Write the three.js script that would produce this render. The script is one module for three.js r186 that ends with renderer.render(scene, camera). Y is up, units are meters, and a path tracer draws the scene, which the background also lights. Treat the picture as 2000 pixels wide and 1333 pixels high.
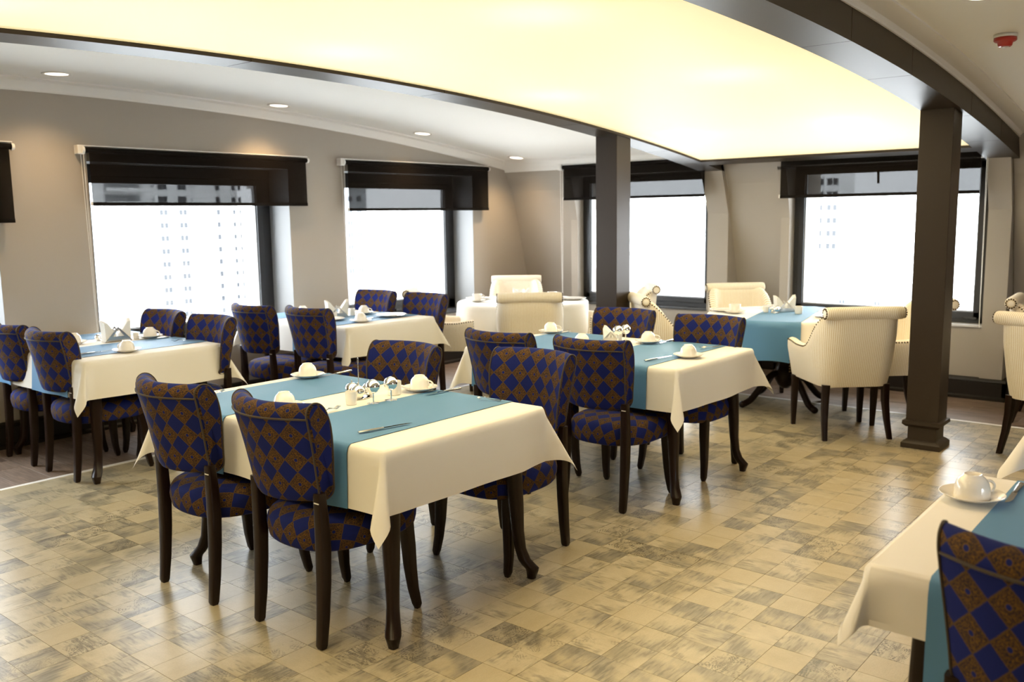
import * as THREE from 'three';
import { RoundedBoxGeometry } from 'three/addons/geometries/RoundedBoxGeometry.js';
import { mergeGeometries, mergeVertices, toCreasedNormals } from 'three/addons/utils/BufferGeometryUtils.js';
import { RectAreaLightUniformsLib } from 'three/addons/lights/RectAreaLightUniformsLib.js';

// ---------------------------------------------------------------- camera, sky, large lights, exposure
const scene = new THREE.Scene();
const camera = new THREE.PerspectiveCamera(41.46, 2000 / 1333, 0.05, 1500);
camera.position.set(0, 1.6, 0);
camera.rotation.set(-0.137437, 0.6926, -0.013967, 'YXZ');
camera.focus = 3.9;
camera.userData.fStop = 3.2;
const SKY = 14.0, EXPOSURE = 1.08;
scene.background = new THREE.Color(0.88, 0.95, 1.0);
scene.backgroundIntensity = SKY;
const renderer = new THREE.WebGLRenderer({ antialias: true });
renderer.toneMapping = THREE.LinearToneMapping;
renderer.toneMappingExposure = EXPOSURE;
renderer.shadowMap.enabled = true;
RectAreaLightUniformsLib.init();
const PANEL_GLOW = 1.26, PANEL_LIGHT = 1.55, PANEL_COLOR = new THREE.Color().setRGB(1.0, 0.80, 0.45);
const DOWN_POWER = 3.4, DOWN_COLOR = new THREE.Color().setRGB(1.0, 0.68, 0.34);

// ---------------------------------------------------------------- helpers
const V = (x, y, z) => new THREE.Vector3(x, y, z);
function rng(seed) { let a = seed >>> 0; return () => { a = (a + 0x6d2b79f5) | 0; let t = Math.imul(a ^ (a >>> 15), 1 | a); t = (t + Math.imul(t ^ (t >>> 7), 61 | t)) ^ t; return ((t ^ (t >>> 14)) >>> 0) / 4294967296; }; }
const clamp = (v, a, b) => Math.min(b, Math.max(a, v));
const lerp = (a, b, t) => a + (b - a) * t;
const smooth = (a, b, v) => { const t = clamp((v - a) / (b - a), 0, 1); return t * t * (3 - 2 * t); };
const used = {};
function numbered(name) { const n = used[name] = (used[name] ?? -1) + 1; return n ? name + '_' + String(n).padStart(3, '0') : name; }
function prep(g) {
  g = g.index ? g.toNonIndexed() : g;
  if (!g.attributes.normal) g.computeVertexNormals();
  if (!g.attributes.uv) g.setAttribute('uv', new THREE.BufferAttribute(new Float32Array(g.attributes.position.count * 2), 2));
  for (const k of Object.keys(g.attributes)) if (!['position', 'normal', 'uv'].includes(k)) g.deleteAttribute(k);
  return g;
}
const merge = (list) => list.length === 1 ? prep(list[0]) : mergeGeometries(list.map(prep), false);
function mesh(name, geos, mat, parent) {
  const m = new THREE.Mesh(Array.isArray(geos) ? merge(geos) : geos, mat);
  m.name = parent ? name : numbered(name); m.castShadow = m.receiveShadow = true;
  (parent ?? scene).add(m);
  return m;
}
function tag(o, label, category, group) { o.userData.label = label; o.userData.category = category; if (group) o.userData.group = group; return o; }
function thing(name, label, category, p = [0, 0, 0], turn = 0, group) {
  const o = new THREE.Group(); o.name = numbered(name); o.position.set(...p); o.rotation.y = turn; scene.add(o);
  return tag(o, label, category, group);
}
function copy(src, label, p, turn = 0) {
  const o = src.clone(); o.name = numbered(src.name.replace(/_\d{3}$/, '')); o.position.set(...p); o.rotation.y = turn; o.userData = { ...src.userData, label }; scene.add(o); return o;
}
function struct(name, geos, mat) { const o = geos ? mesh(name, geos, mat) : new THREE.Group(); if (!geos) { o.name = numbered(name); scene.add(o); } o.userData.kind = 'structure'; return o; }
function worldUV(g) {          // uv in metres by the dominant axis of each face
  g = prep(g); const p = g.attributes.position, n = g.attributes.normal, uv = g.attributes.uv;
  for (let i = 0; i < p.count; i++) {
    const ax = Math.abs(n.getX(i)), ay = Math.abs(n.getY(i)), az = Math.abs(n.getZ(i));
    if (ay >= ax && ay >= az) uv.setXY(i, p.getX(i), p.getZ(i)); else if (ax >= az) uv.setXY(i, p.getZ(i), p.getY(i)); else uv.setXY(i, p.getX(i), p.getY(i));
  }
  return g;
}
function box(x0, x1, y0, y1, z0, z1, r = 0) {
  const w = x1 - x0, h = y1 - y0, d = z1 - z0;
  const g = r > 0 ? new RoundedBoxGeometry(w, h, d, 2, Math.min(r, w / 2.01, h / 2.01, d / 2.01)) : new THREE.BoxGeometry(w, h, d);
  return g.translate((x0 + x1) / 2, (y0 + y1) / 2, (z0 + z1) / 2);
}
function gridGeo(nu, nv, f, flip = false) {     // f(i, j) -> [Vector3, u, v]
  const pos = [], uv = [], idx = [];
  for (let j = 0; j <= nv; j++) for (let i = 0; i <= nu; i++) { const [p, u, v] = f(i, j); pos.push(p.x, p.y, p.z); uv.push(u, v); }
  const w = nu + 1;
  for (let j = 0; j < nv; j++) for (let i = 0; i < nu; i++) { const a = j * w + i, b = a + 1, c = a + w, d = c + 1; flip ? idx.push(a, c, b, b, c, d) : idx.push(a, b, c, b, d, c); }
  const g = new THREE.BufferGeometry();
  g.setAttribute('position', new THREE.Float32BufferAttribute(pos, 3)); g.setAttribute('uv', new THREE.Float32BufferAttribute(uv, 2)); g.setIndex(idx);
  g.computeVertexNormals(); return g;
}
function fan(points, center, flip) {            // flat cap
  const pos = [], uv = [];
  for (let i = 0; i < points.length; i++) {
    const a = points[i], b = points[(i + 1) % points.length];
    for (const p of flip ? [center, b, a] : [center, a, b]) { pos.push(p.x, p.y, p.z); uv.push(p.x, p.z); }
  }
  const g = new THREE.BufferGeometry(); g.setAttribute('position', new THREE.Float32BufferAttribute(pos, 3)); g.setAttribute('uv', new THREE.Float32BufferAttribute(uv, 2)); g.computeVertexNormals(); return g;
}
// a section swept along a path: stations [x, y, z, halfX, halfZ]; horizontal sections with n corners of roundness e
function sweepY(stations, e = 4, n = 16, crease = 0.6) {
  const sec = (s, a) => { const c = Math.cos(a), q = Math.sin(a); return V(s[0] + s[3] * Math.sign(c) * Math.abs(c) ** (2 / e), s[1], s[2] + s[4] * Math.sign(q) * Math.abs(q) ** (2 / e)); };
  const rings = stations.map((s) => [...Array(n + 1).keys()].map((i) => sec(s, (i % n + 0.5) / n * Math.PI * 2)));
  const g = gridGeo(n, rings.length - 1, (i, j) => [rings[j][i], i / n * 0.2, stations[j][1]], stations[0][1] < stations.at(-1)[1]);
  const lo = rings[0].slice(0, n), hi = rings.at(-1).slice(0, n), up = stations[0][1] < stations.at(-1)[1];
  const mid = (s) => V(s[0], s[1], s[2]);
  return toCreasedNormals(merge([g, fan(lo, mid(stations[0]), !up), fan(hi, mid(stations.at(-1)), up)]), crease);
}
function lathe(pts, n = 40) { return new THREE.LatheGeometry(pts.map((p) => new THREE.Vector2(p[0], p[1])), n); }
function tube(points, r, seg = 24, rad = 6, closed = false) { return new THREE.TubeGeometry(new THREE.CatmullRomCurve3(points, closed), seg, r, rad, closed); }
function cyl(a, b, r, r2 = r, n = 14) {
  const d = b.clone().sub(a), g = new THREE.CylinderGeometry(r2, r, d.length(), n);
  g.applyQuaternion(new THREE.Quaternion().setFromUnitVectors(V(0, 1, 0), d.clone().normalize())); return g.translate((a.x + b.x) / 2, (a.y + b.y) / 2, (a.z + b.z) / 2);
}
// profile in the (z, y) plane extruded along x
function prismX(profile, x0, x1) {
  const s = new THREE.Shape(profile.map(([z, y]) => new THREE.Vector2(-z, y)));
  const g = new THREE.ExtrudeGeometry(s, { depth: x1 - x0, bevelEnabled: false });
  g.applyMatrix4(new THREE.Matrix4().set(0, 0, 1, x0, 0, 1, 0, 0, -1, 0, 0, 0, 0, 0, 0, 1)); return g;
}

// ---------------------------------------------------------------- noise and textures
function makeNoise(seed) {
  const r = rng(seed), T = new Float32Array(65536); for (let i = 0; i < 65536; i++) T[i] = r();
  const at = (x, y) => T[((y & 255) << 8) | (x & 255)];
  const n2 = (x, y) => { const i = Math.floor(x), j = Math.floor(y), u = x - i, v = y - j, s = u * u * (3 - 2 * u), t = v * v * (3 - 2 * v); return lerp(lerp(at(i, j), at(i + 1, j), s), lerp(at(i, j + 1), at(i + 1, j + 1), s), t); };
  return (x, y, o = 4) => { let a = 0, f = 0.5, n = 0; for (let k = 0; k < o; k++) { a += f * n2(x, y); n += f; x = x * 2.03 + 17.3; y = y * 2.03 + 9.1; f *= 0.5; } return a / n; };
}
function tex(w, h, f, srgb = true) {
  const d = new Uint8Array(w * h * 4);
  for (let y = 0; y < h; y++) for (let x = 0; x < w; x++) { const c = f(x, y), k = (y * w + x) * 4; d[k] = clamp(c[0], 0, 255); d[k + 1] = clamp(c[1], 0, 255); d[k + 2] = clamp(c[2], 0, 255); d[k + 3] = 255; }
  const t = new THREE.DataTexture(d, w, h, THREE.RGBAFormat); t.wrapS = t.wrapT = THREE.RepeatWrapping; t.magFilter = THREE.LinearFilter; t.minFilter = THREE.LinearMipmapLinearFilter; t.generateMipmaps = true;
  if (srgb) t.colorSpace = THREE.SRGBColorSpace; t.needsUpdate = true; return t;
}
const mix3 = (a, b, t) => [lerp(a[0], b[0], t), lerp(a[1], b[1], t), lerp(a[2], b[2], t)];

// upholstery: rows of plain blue diamonds between ornate gold ones, one weave of 4 x 4 repeats
const DW = 0.088, DH = 0.098;
const fabricTex = (() => {
  const N = makeNoise(11), S = 1024;
  return tex(S, S, (px, py) => {
    const x = px / S * 4, y = py / S * 4, u = x + y, v = x - y, iu = Math.floor(u), iv = Math.floor(v);
    const fu = u - iu - 0.5, fv = v - iv - 0.5, gold = ((iu + iv) & 1) === 0, edge = 0.5 - Math.max(Math.abs(fu), Math.abs(fv));
    const sp = N(px * 0.24, py * 0.24, 2), weave = 0.9 + 0.2 * N(px * 0.9, py * 0.9, 1);
    const blue = [24, 38, 112], dark = [34, 30, 50], amber = [140, 98, 34];
    let c;
    if (!gold) c = edge < 0.03 ? mix3(blue, amber, sp > 0.45 ? 0.75 : 0.2) : blue;
    else {
      const q = Math.max(Math.abs(fu), Math.abs(fv)), d = Math.hypot(fu, fv), petals = Math.sin(Math.atan2(fv, fu) * 8);
      let t = lerp(0.12, 0.95, smooth(0.38, 0.62, sp));
      if (d < 0.10) t = 0.02; else if (d < 0.15) t = 0.8;
      else if (d < 0.22 && petals > 0.2) t = 0.25;
      if (q > 0.455) t = 0.7; else if (q > 0.40 && sp < 0.55) t = 0.12;
      c = mix3(d < 0.12 ? blue : dark, amber, t);
    }
    return c.map((k) => k * weave);
  });
})();
fabricTex.repeat.set(1 / (4 * DW), 1 / (4 * DH));
const stripeTex = (() => { const N = makeNoise(5); return tex(256, 64, (x, y) => { const s = 0.5 + 0.5 * Math.cos(x / 256 * Math.PI * 2 * 8), k = smooth(0.1, 0.5, s), n = 0.96 + 0.08 * N(x * 0.5, y * 0.5, 1); return mix3([216, 196, 160], [246, 240, 228], k).map((c) => c * n); }); })();
stripeTex.repeat.set(1 / 0.104, 1 / 0.05);
// 64 printed floor pieces in one 8 x 8 sheet: worn plaster and wood tones, some with faded scrollwork
const TILE_N = 8;
const tileTex = (() => {
  const N = makeNoise(23), r = rng(77), S = 2048, C = S / TILE_N, kinds = [];
  for (let i = 0; i < 64; i++) kinds.push({ tone: r(), ornate: r() < 0.24, bold: r() < 0.45, along: r() < 0.72, ox: r() * 200, oy: r() * 200, freq: 5 + Math.floor(r() * 4), side: Math.floor(r() * 4), plain: r() < 0.16 });
  const cream = [208, 196, 166], tan = [186, 172, 140], grey = [132, 128, 116], dark = [88, 82, 70];
  return tex(S, S, (px, py) => {
    const k = kinds[Math.floor(py / C) * TILE_N + Math.floor(px / C)], x = (px % C) / C, y = (py % C) / C;
    const a = k.along ? x : y, b = k.along ? y : x;
    const streak = N(a * 26 + k.ox, b * 3.2 + k.oy, 4), cloud = N(a * 3.4 + k.oy, b * 2.4 + k.ox, 4), fine = N(x * 60 + k.ox, y * 60 + k.oy, 2), grain = N(a * 95 + k.oy, b * 9 + k.ox, 2);
    const olive = [150, 142, 118];
    let c = k.plain ? mix3([192, 177, 142], cream, cloud * 0.8) : mix3(cream, tan, clamp(0.25 + k.tone * 0.6 + (cloud - 0.5) * 1.4, 0, 1));
    if (!k.plain) {
      const ed = [x, 1 - x, y, 1 - y][k.side], soft = N(x * 2.1 + k.oy, y * 2.1 + k.ox, 3);
      const stain = smooth(0.34, 0.74, soft * 0.5 + cloud * 0.25 + streak * 0.25 + (k.tone - 0.5) * 0.15 + (0.35 - ed) * 0.16);
      c = mix3(c, k.tone > 0.5 ? grey : olive, stain * 0.74);
      c = mix3(c, dark, smooth(0.48, 0.72, streak) * 0.34 * smooth(0.4, 0.6, soft));
    }
    if (k.ornate) {
      const dx = x - 0.5, dy = y - 0.5, d = Math.hypot(dx, dy), t = Math.atan2(dy, dx), f = k.freq;
      const w = Math.sin(d * 44 + 2.2 * Math.sin(t * f) + k.ox) * Math.cos(t * f * 2 + d * 30) + 0.7 * Math.sin(dx * 60 + 3 * Math.sin(dy * 38)) * Math.sin(dy * 60 + 3 * Math.sin(dx * 38));
      const keep = smooth(0.4, 0.55, N(x * 4 + k.oy, y * 4 + k.ox, 3)) * (k.bold ? 1 : 0.5);
      c = mix3(c, w > 0.25 ? [62, 56, 46] : c, keep * (0.3 + 0.5 * fine));
    }
    const e = Math.min(x, 1 - x, y, 1 - y);
    c = mix3(c, [136, 124, 100], (1 - smooth(0.0, 0.03, e)) * 0.5 * smooth(0.42, 0.62, cloud));
    const m = 0.95 + 0.07 * fine + 0.05 * (grain - 0.5);
    return c.map((v) => v * m);
  });
})();
tileTex.wrapS = tileTex.wrapT = THREE.ClampToEdgeWrapping;
const plankTex = (() => { const N = makeNoise(41); return tex(1024, 512, (x, y) => { const g = N(x / 1024 * 9, y / 512 * 55, 4), c = N(x / 1024 * 6, y / 512 * 5, 3), f = N(x / 1024 * 40, y / 512 * 240, 2); return mix3([150, 128, 110], [88, 72, 62], clamp(g * 0.9 + (c - 0.5) * 0.8, 0, 1)).map((v) => v * (0.9 + 0.2 * f)); }); })();
const woodRough = (() => { const N = makeNoise(3); return tex(256, 256, (x, y) => { const v = 120 + 70 * N(x * 0.02, y * 0.1, 3); return [v, v, v]; }, false); })();
const clothBump = (() => { const N = makeNoise(8); return tex(256, 256, (x, y) => { const v = 128 + 60 * Math.sin(x / 256 * Math.PI * 2 * 32) * Math.sin(y / 256 * Math.PI * 2 * 32) + 40 * (N(x * 0.1, y * 0.1, 2) - 0.5); return [v, v, v]; }, false); })();
clothBump.repeat.set(1 / 0.05, 1 / 0.05);
const wallBump = (() => { const N = makeNoise(19); return tex(512, 512, (x, y) => { const v = 255 * (0.5 * N(x * 0.5, y * 0.03, 2) + 0.5 * N(x * 0.3, y * 0.3, 2)); return [v, v, v]; }, false); })();
wallBump.repeat.set(2, 2);
// the lamps behind the stretched ceiling show through it as soft brighter spots
const BLOBS = []; for (const x of [-2.4, -3.68]) for (let k = -3; k < 5; k++) BLOBS.push([x, -3.1 - 1.77 * (k - 0.0)]);
const PX0 = -4.1, PX1 = -1.78, PZ0 = -7.74, PZ1 = 2.6;
const panelTex = (() => tex(256, 1024, (i, j) => {
  const x = lerp(PX0, PX1, i / 255), z = lerp(PZ0, PZ1, j / 1023); let s = 0;
  for (const [bx, bz] of BLOBS) { const d2 = (x - bx) ** 2 + (z - bz) ** 2; s += 0.55 * Math.exp(-d2 / 0.05) + 0.16 * Math.exp(-d2 / 0.5); }
  const e = Math.min(x - PX0, PX1 - x, z - PZ0, 4), k = (0.50 + 0.10 * smooth(0, 0.55, e) + 0.42 * s) , w = clamp(s * 0.5 + 0.3 * smooth(0, 0.6, e), 0, 1);
  const lin = [k, k * lerp(0.80, 0.96, w), k * lerp(0.36, 0.56, w)];
  return lin.map((v) => 255 * (v <= 0.0031308 ? v * 12.92 : 1.055 * Math.min(1, v) ** (1 / 2.4) - 0.055));
}))();
panelTex.wrapS = panelTex.wrapT = THREE.ClampToEdgeWrapping;

// ---------------------------------------------------------------- materials
const lin = (r, g, b) => new THREE.Color().setRGB(r, g, b);
const std = (color, roughness, o = {}) => new THREE.MeshStandardMaterial({ color, roughness, side: THREE.DoubleSide, ...o });
const phy = (color, roughness, o = {}) => new THREE.MeshPhysicalMaterial({ color, roughness, side: THREE.DoubleSide, ...o });
const M = {
  wall: std(lin(0.405, 0.362, 0.312), 0.9, { bumpMap: wallBump, bumpScale: 0.0004 }),
  ceiling: std(lin(0.88, 0.87, 0.84), 0.92),
  cornice: std(lin(0.82, 0.80, 0.77), 0.7),
  reveal: std(lin(0.30, 0.30, 0.30), 0.9),
  beam: phy(lin(0.036, 0.025, 0.018), 0.42, { metalness: 0.2, specularIntensity: 0.75 }),
  joint: std(lin(0.012, 0.010, 0.008), 0.8),
  tile: phy(lin(0.78, 0.77, 0.77), 0.31, { map: tileTex, specularIntensity: 1.0, ior: 1.55 }),
  grout: std(lin(0.33, 0.29, 0.21), 0.7),
  plank: std(0xffffff, 0.42, { map: plankTex }),
  plankGrout: std(lin(0.36, 0.31, 0.27), 0.8),
  strip: std(lin(0.80, 0.78, 0.75), 0.45),
  skirting: std(lin(0.012, 0.009, 0.008), 0.38),
  frame: std(lin(0.020, 0.020, 0.023), 0.4),
  bead: std(lin(0.35, 0.35, 0.36), 0.4),
  glass: phy(0xffffff, 0.0, { transmission: 1, thickness: 0, ior: 1.45 }),
  sill: std(lin(0.06, 0.062, 0.07), 0.18),
  sillLight: std(lin(0.6, 0.6, 0.62), 0.25),
  blind: phy(lin(0.009, 0.007, 0.006), 0.95, { specularIntensity: 0.1, transparent: true, opacity: 0.967 }),
  blindBar: phy(lin(0.008, 0.0065, 0.006), 0.9, { specularIntensity: 0.2 }),
  whitePlastic: std(lin(0.78, 0.76, 0.72), 0.4),
  darkPlastic: std(lin(0.02, 0.02, 0.022), 0.4),
  wood: phy(lin(0.013, 0.0052, 0.0032), 0.55, { roughnessMap: woodRough, specularIntensity: 0.55 }),
  fabric: phy(lin(0.60, 0.62, 0.68), 0.9, { map: fabricTex, sheen: 0.14, sheenRoughness: 0.5, sheenColor: lin(0.5, 0.55, 0.8), specularIntensity: 0.5 }),
  piping: phy(lin(0.05, 0.035, 0.022), 0.85, { sheen: 0.3, sheenColor: lin(0.5, 0.5, 0.5) }),
  stripe: phy(0xffffff, 0.88, { map: stripeTex, sheen: 0.3, sheenRoughness: 0.5, sheenColor: lin(0.8, 0.8, 0.8) }),
  nail: std(lin(0.07, 0.045, 0.02), 0.45, { metalness: 0.6 }),
  cloth: phy(lin(0.80, 0.77, 0.71), 0.9, { bumpMap: clothBump, bumpScale: 0.0003, sheen: 0.2, sheenColor: lin(1, 1, 1) }),
  whiteCloth: phy(lin(0.84, 0.82, 0.78), 0.9, { sheen: 0.2, sheenColor: lin(1, 1, 1) }),
  runner: phy(lin(0.08, 0.215, 0.39), 0.62, { bumpMap: clothBump, bumpScale: 0.0002, sheen: 0.5, sheenRoughness: 0.4, sheenColor: lin(0.9, 0.9, 0.85) }),
  porcelain: phy(lin(0.84, 0.81, 0.76), 0.25, { clearcoat: 0.8, clearcoatRoughness: 0.06 }),
  chrome: std(lin(0.86, 0.85, 0.83), 0.06, { metalness: 1 }),
  steel: std(lin(0.62, 0.60, 0.57), 0.22, { metalness: 1 }),
  napkin: std(lin(0.86, 0.85, 0.83), 0.95),
  panelBlue: std(lin(0.14, 0.35, 0.55), 0.5),
  red: phy(lin(0.45, 0.022, 0.016), 0.35, { clearcoat: 0.4 }),
  panel: std(lin(0.75, 0.74, 0.70), 0.6, { emissive: 0xffffff, emissiveMap: panelTex, emissiveIntensity: PANEL_GLOW }),
  lens: std(lin(0.8, 0.8, 0.8), 0.5, { emissive: lin(1.0, 0.86, 0.68), emissiveIntensity: 2.6 }),
  backWall: std(lin(0.36, 0.32, 0.27), 0.9),
  facade: std(lin(0.82, 0.82, 0.82), 0.9),
  facadeDim: std(lin(0.30, 0.31, 0.32), 0.9),
  pane: phy(lin(0.045, 0.047, 0.052), 0.5, { specularIntensity: 0.5 }),
  roof: std(lin(0.30, 0.28, 0.27), 0.9),
  city: std(lin(0.85, 0.85, 0.84), 0.95),
};

// ---------------------------------------------------------------- the arched room
const XA = -6.85;                                     // face of the wall with windows on the left
const arch = (z, top) => top - (z + 3) ** 2 / 67;      // every ceiling line follows one shallow vault
const CEIL = 2.612, BEAM = 2.412;
const X1 = 3.6, Z1 = 2.6;
const slopeZ = [[0, -8.80], [0.923, -8.556], [1.684, -8.353], [1.889, -8.291], [2.11, -8.182], [2.75, -7.90]];
const sloped = (y) => { for (let i = 1; i < slopeZ.length; i++) if (y <= slopeZ[i][0]) return lerp(slopeZ[i - 1][1], slopeZ[i][1], (y - slopeZ[i - 1][0]) / (slopeZ[i][0] - slopeZ[i - 1][0])); return slopeZ.at(-1)[1]; };
const zs = (a, b, n) => [...Array(n + 1).keys()].map((i) => lerp(a, b, i / n));

// a slab that follows the vault: x0..x1, z0..z1, from arch height lo to hi
function vault(x0, x1, z0, z1, lo, hi, n) {
  const Z = zs(z0, z1, n), out = [];
  const q = (f, flip) => out.push(gridGeo(1, n, (i, j) => { const p = f(i, Z[j]); return [p, p.x, p.z]; }, flip));
  q((i, z) => V(i ? x1 : x0, arch(z, lo), z), z1 > z0); q((i, z) => V(i ? x1 : x0, arch(z, hi), z), !(z1 > z0));
  q((i, z) => V(x0, arch(z, i ? hi : lo), z), !(z1 > z0)); q((i, z) => V(x1, arch(z, i ? hi : lo), z), z1 > z0);
  for (const z of [z0, z1]) { const g = new THREE.BufferGeometry(); g.setAttribute('position', new THREE.Float32BufferAttribute([x0, arch(z, lo), z, x1, arch(z, lo), z, x1, arch(z, hi), z, x0, arch(z, lo), z, x1, arch(z, hi), z, x0, arch(z, hi), z], 3)); g.computeVertexNormals(); out.push(g); }
  return merge(out);
}
// ceilings left and right of the beams, behind the far cross beam, and the closed top above the glowing panel
struct('ceiling', [vault(XA - 0.35, -4.2, -9.2, Z1 + 0.2, CEIL, CEIL + 0.2, 60), vault(-1.66, X1 + 0.2, -9.2, Z1 + 0.2, CEIL, CEIL + 0.2, 60), vault(-4.2, -1.66, -9.2, -7.82, CEIL, CEIL + 0.2, 12), vault(-4.2, -1.66, -7.82, Z1 + 0.2, CEIL + 0.1, CEIL + 0.2, 50)], M.ceiling);

// walls
const openA = [[-2.61, -0.80], [-5.11, -3.28], [-7.60, -5.76]];
const OY0 = 0.56, OY1 = 2.06, WD = 0.42;
{
  const g = [], B = (z0, z1, y0, y1) => g.push(worldUV(box(XA - WD, XA, y0, y1, z0, z1)));
  B(-9.2, Z1 + 0.2, -0.1, OY0); B(-9.2, Z1 + 0.2, OY1, 2.85);
  let z = Z1 + 0.2; for (const [a, b] of openA) { B(b, z, OY0, OY1); z = a; } B(-9.2, z, OY0, OY1);
  struct('wall_left', g, M.wall);
}
const openR = [[-2.6, -1.3]];
{
  const g = [], B = (z0, z1, y0, y1) => g.push(worldUV(box(X1, X1 + 0.3, y0, y1, z0, z1)));
  B(-9.2, Z1 + 0.2, -0.1, OY0); B(-9.2, Z1 + 0.2, OY1, 2.85);
  let z = Z1 + 0.2; for (const [a, b] of [...openR].reverse()) { B(b, z, OY0, OY1); z = a; } B(-9.2, z, OY0, OY1);
  struct('wall_right', g, M.wall);
}
struct('wall_front', [worldUV(box(XA - 0.3, X1 + 0.2, -0.1, 2.85, Z1, Z1 + 0.2))], M.wall);
const W3 = [-6.03, -4.10], W4 = [-3.56, -1.585], HEAD = 2.03;
{
  const full = [...slopeZ.map(([y, z]) => [z, y]), [-9.15, 2.75], [-9.15, 0]], head = [[sloped(HEAD), HEAD], [sloped(2.11), 2.11], [sloped(2.75), 2.75], [-9.15, 2.75], [-9.15, HEAD]];
  const below = [[-8.35, 0], [-8.35, 0.615], [-9.15, 0.615], [-9.15, 0]];
  const g = [prismX(full, XA - 0.2, W3[0]), prismX(full, W3[1], W4[0]), prismX(full, W4[1], X1 + 0.2)];
  for (const w of [W3, W4]) g.push(prismX(head, w[0], w[1]), prismX(below, w[0], w[1]));
  struct('wall_back', g.map(worldUV), M.wall);
  // upright posts that frame the two far windows
  const post = [[-8.33, 0], [-8.33, 1.60], [sloped(2.11) + 0.05, 2.11], [sloped(2.75) + 0.05, 2.75], [-9.1, 2.75], [-9.1, 0]];
  const post2 = [[-8.345, 0], [-8.345, 1.55], [sloped(2.0), 2.0], [-9.1, 2.0], [-9.1, 0]];
  struct('trim_1', [worldUV(prismX(post, -4.325, -4.10))], M.wall);
  struct('trim_2', [worldUV(prismX(post, -1.765, -1.59))], M.wall);
  struct('trim_3', [worldUV(prismX(post2, -6.03, -5.945))], M.wall);
  struct('trim_4', [worldUV(prismX(post2, -3.56, -3.475))], M.wall);
}

// cornices: a cove that climbs the vault along the left wall and along the right beam, and a straight one on the far wall
function coveAlong(x, dir, lowOff, width, name) {
  const prof = [[0, lowOff], [0.012, lowOff], [0.014, lowOff + 0.012], [0.03, lowOff + 0.028], [0.06, -0.020], [width - 0.02, -0.012], [width - 0.004, -0.009], [width, 0.004], [0, 0.02]];
  const Z = zs(-8.35, Z1, 60);
  const g = gridGeo(prof.length, 60, (i, j) => { const p = prof[i % prof.length]; return [V(x + dir * p[0], arch(Z[j], CEIL + p[1]), Z[j]), i, j]; }, dir < 0);
  return struct(name, [toCreasedNormals(g.toNonIndexed(), 0.5)], M.cornice);
}
coveAlong(XA, 1, -0.082, 0.115, 'trim_5');
coveAlong(-1.542, 1, -0.050, 0.135, 'trim_6');
{
  const z0 = sloped(2.11), yc = 2.105, prof = [[z0 - 0.06, yc], [z0 + 0.012, yc], [z0 + 0.016, yc + 0.014], [z0 + 0.04, yc + 0.05], [z0 + 0.09, yc + 0.1], [z0 + 0.15, yc + 0.125], [z0 + 0.155, yc + 0.16], [z0 - 0.06, yc + 0.16]];
  struct('trim_7', [prismX(prof, XA, -4.34)], M.cornice);
}

// beams: dark panelled cladding, one child per panel with a fine joint between them
function beam(name, x0, x1, cuts, h) {
  const b = struct(name); b.userData.kind = 'structure';
  for (let i = 0; i + 1 < cuts.length; i++) mesh('panel', [vault(x0, x1, cuts[i] + 0.0025, cuts[i + 1] - 0.0025, BEAM, BEAM + h, 10)], M.beam, b);
  mesh('joint_backing', [vault(x0 + 0.004, x1 - 0.004, cuts[0] + 0.01, cuts.at(-1) - 0.01, BEAM + 0.003, BEAM + h - 0.003, 60)], M.joint, b);
  return b;
}
const cutsL = [-8.35, -7.15, -5.80, -4.30, -2.86, -1.40, 0.05, 1.4, Z1], cutsR = [-8.33, -7.52, -6.62, -5.30, -4.35, -2.9, -1.4, 0.05, 1.4, Z1];
beam('ceiling_beam', -4.33, -4.10, cutsL, 0.185);
beam('ceiling_beam', -1.78, -1.54, cutsR, 0.17);
struct('ceiling_beam', [vault(-4.10, -1.78, -7.895, -7.742, BEAM, BEAM + 0.25, 4)], M.beam);

// the luminous stretched ceiling between the beams
{
  const t = thing('luminous_ceiling', 'glowing pale yellow stretched ceiling panel between the two dark beams', 'ceiling light');
  const Z = zs(PZ0, PZ1, 90);
  mesh('diffuser', [gridGeo(8, 90, (i, j) => [V(lerp(PX0, PX1, i / 8), arch(Z[j], BEAM + 0.02), Z[j]), i / 8, j / 90], true)], M.panel, t);
  mesh('backing_tray', [vault(PX0 + 0.001, PX1 - 0.001, PZ0, PZ1 - 0.01, BEAM + 0.08, BEAM + 0.1, 40)], M.whitePlastic, t);
  const cuts = [-7.7, -6.2, -4.7, -3.2, -1.7, -0.2, 1.3, 2.55];
  for (let i = 0; i + 1 < cuts.length; i++) {
    const a = cuts[i], b = cuts[i + 1], zc = (a + b) / 2, ya = arch(a, BEAM), yb = arch(b, BEAM);
    const L = new THREE.RectAreaLight(PANEL_COLOR, PANEL_LIGHT, PX1 - PX0 - 0.1, Math.hypot(b - a, yb - ya) - 0.01);
    const yc = Math.min((ya + yb) / 2, arch(zc, BEAM)) + 0.002; L.position.set((PX0 + PX1) / 2, yc, zc);
    const n = V(0, -(b - a), yb - ya).normalize(); L.up.set(1, 0, 0); L.lookAt(L.position.clone().add(n)); L.name = 'panel_light'; scene.add(L);
  }
}

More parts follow.
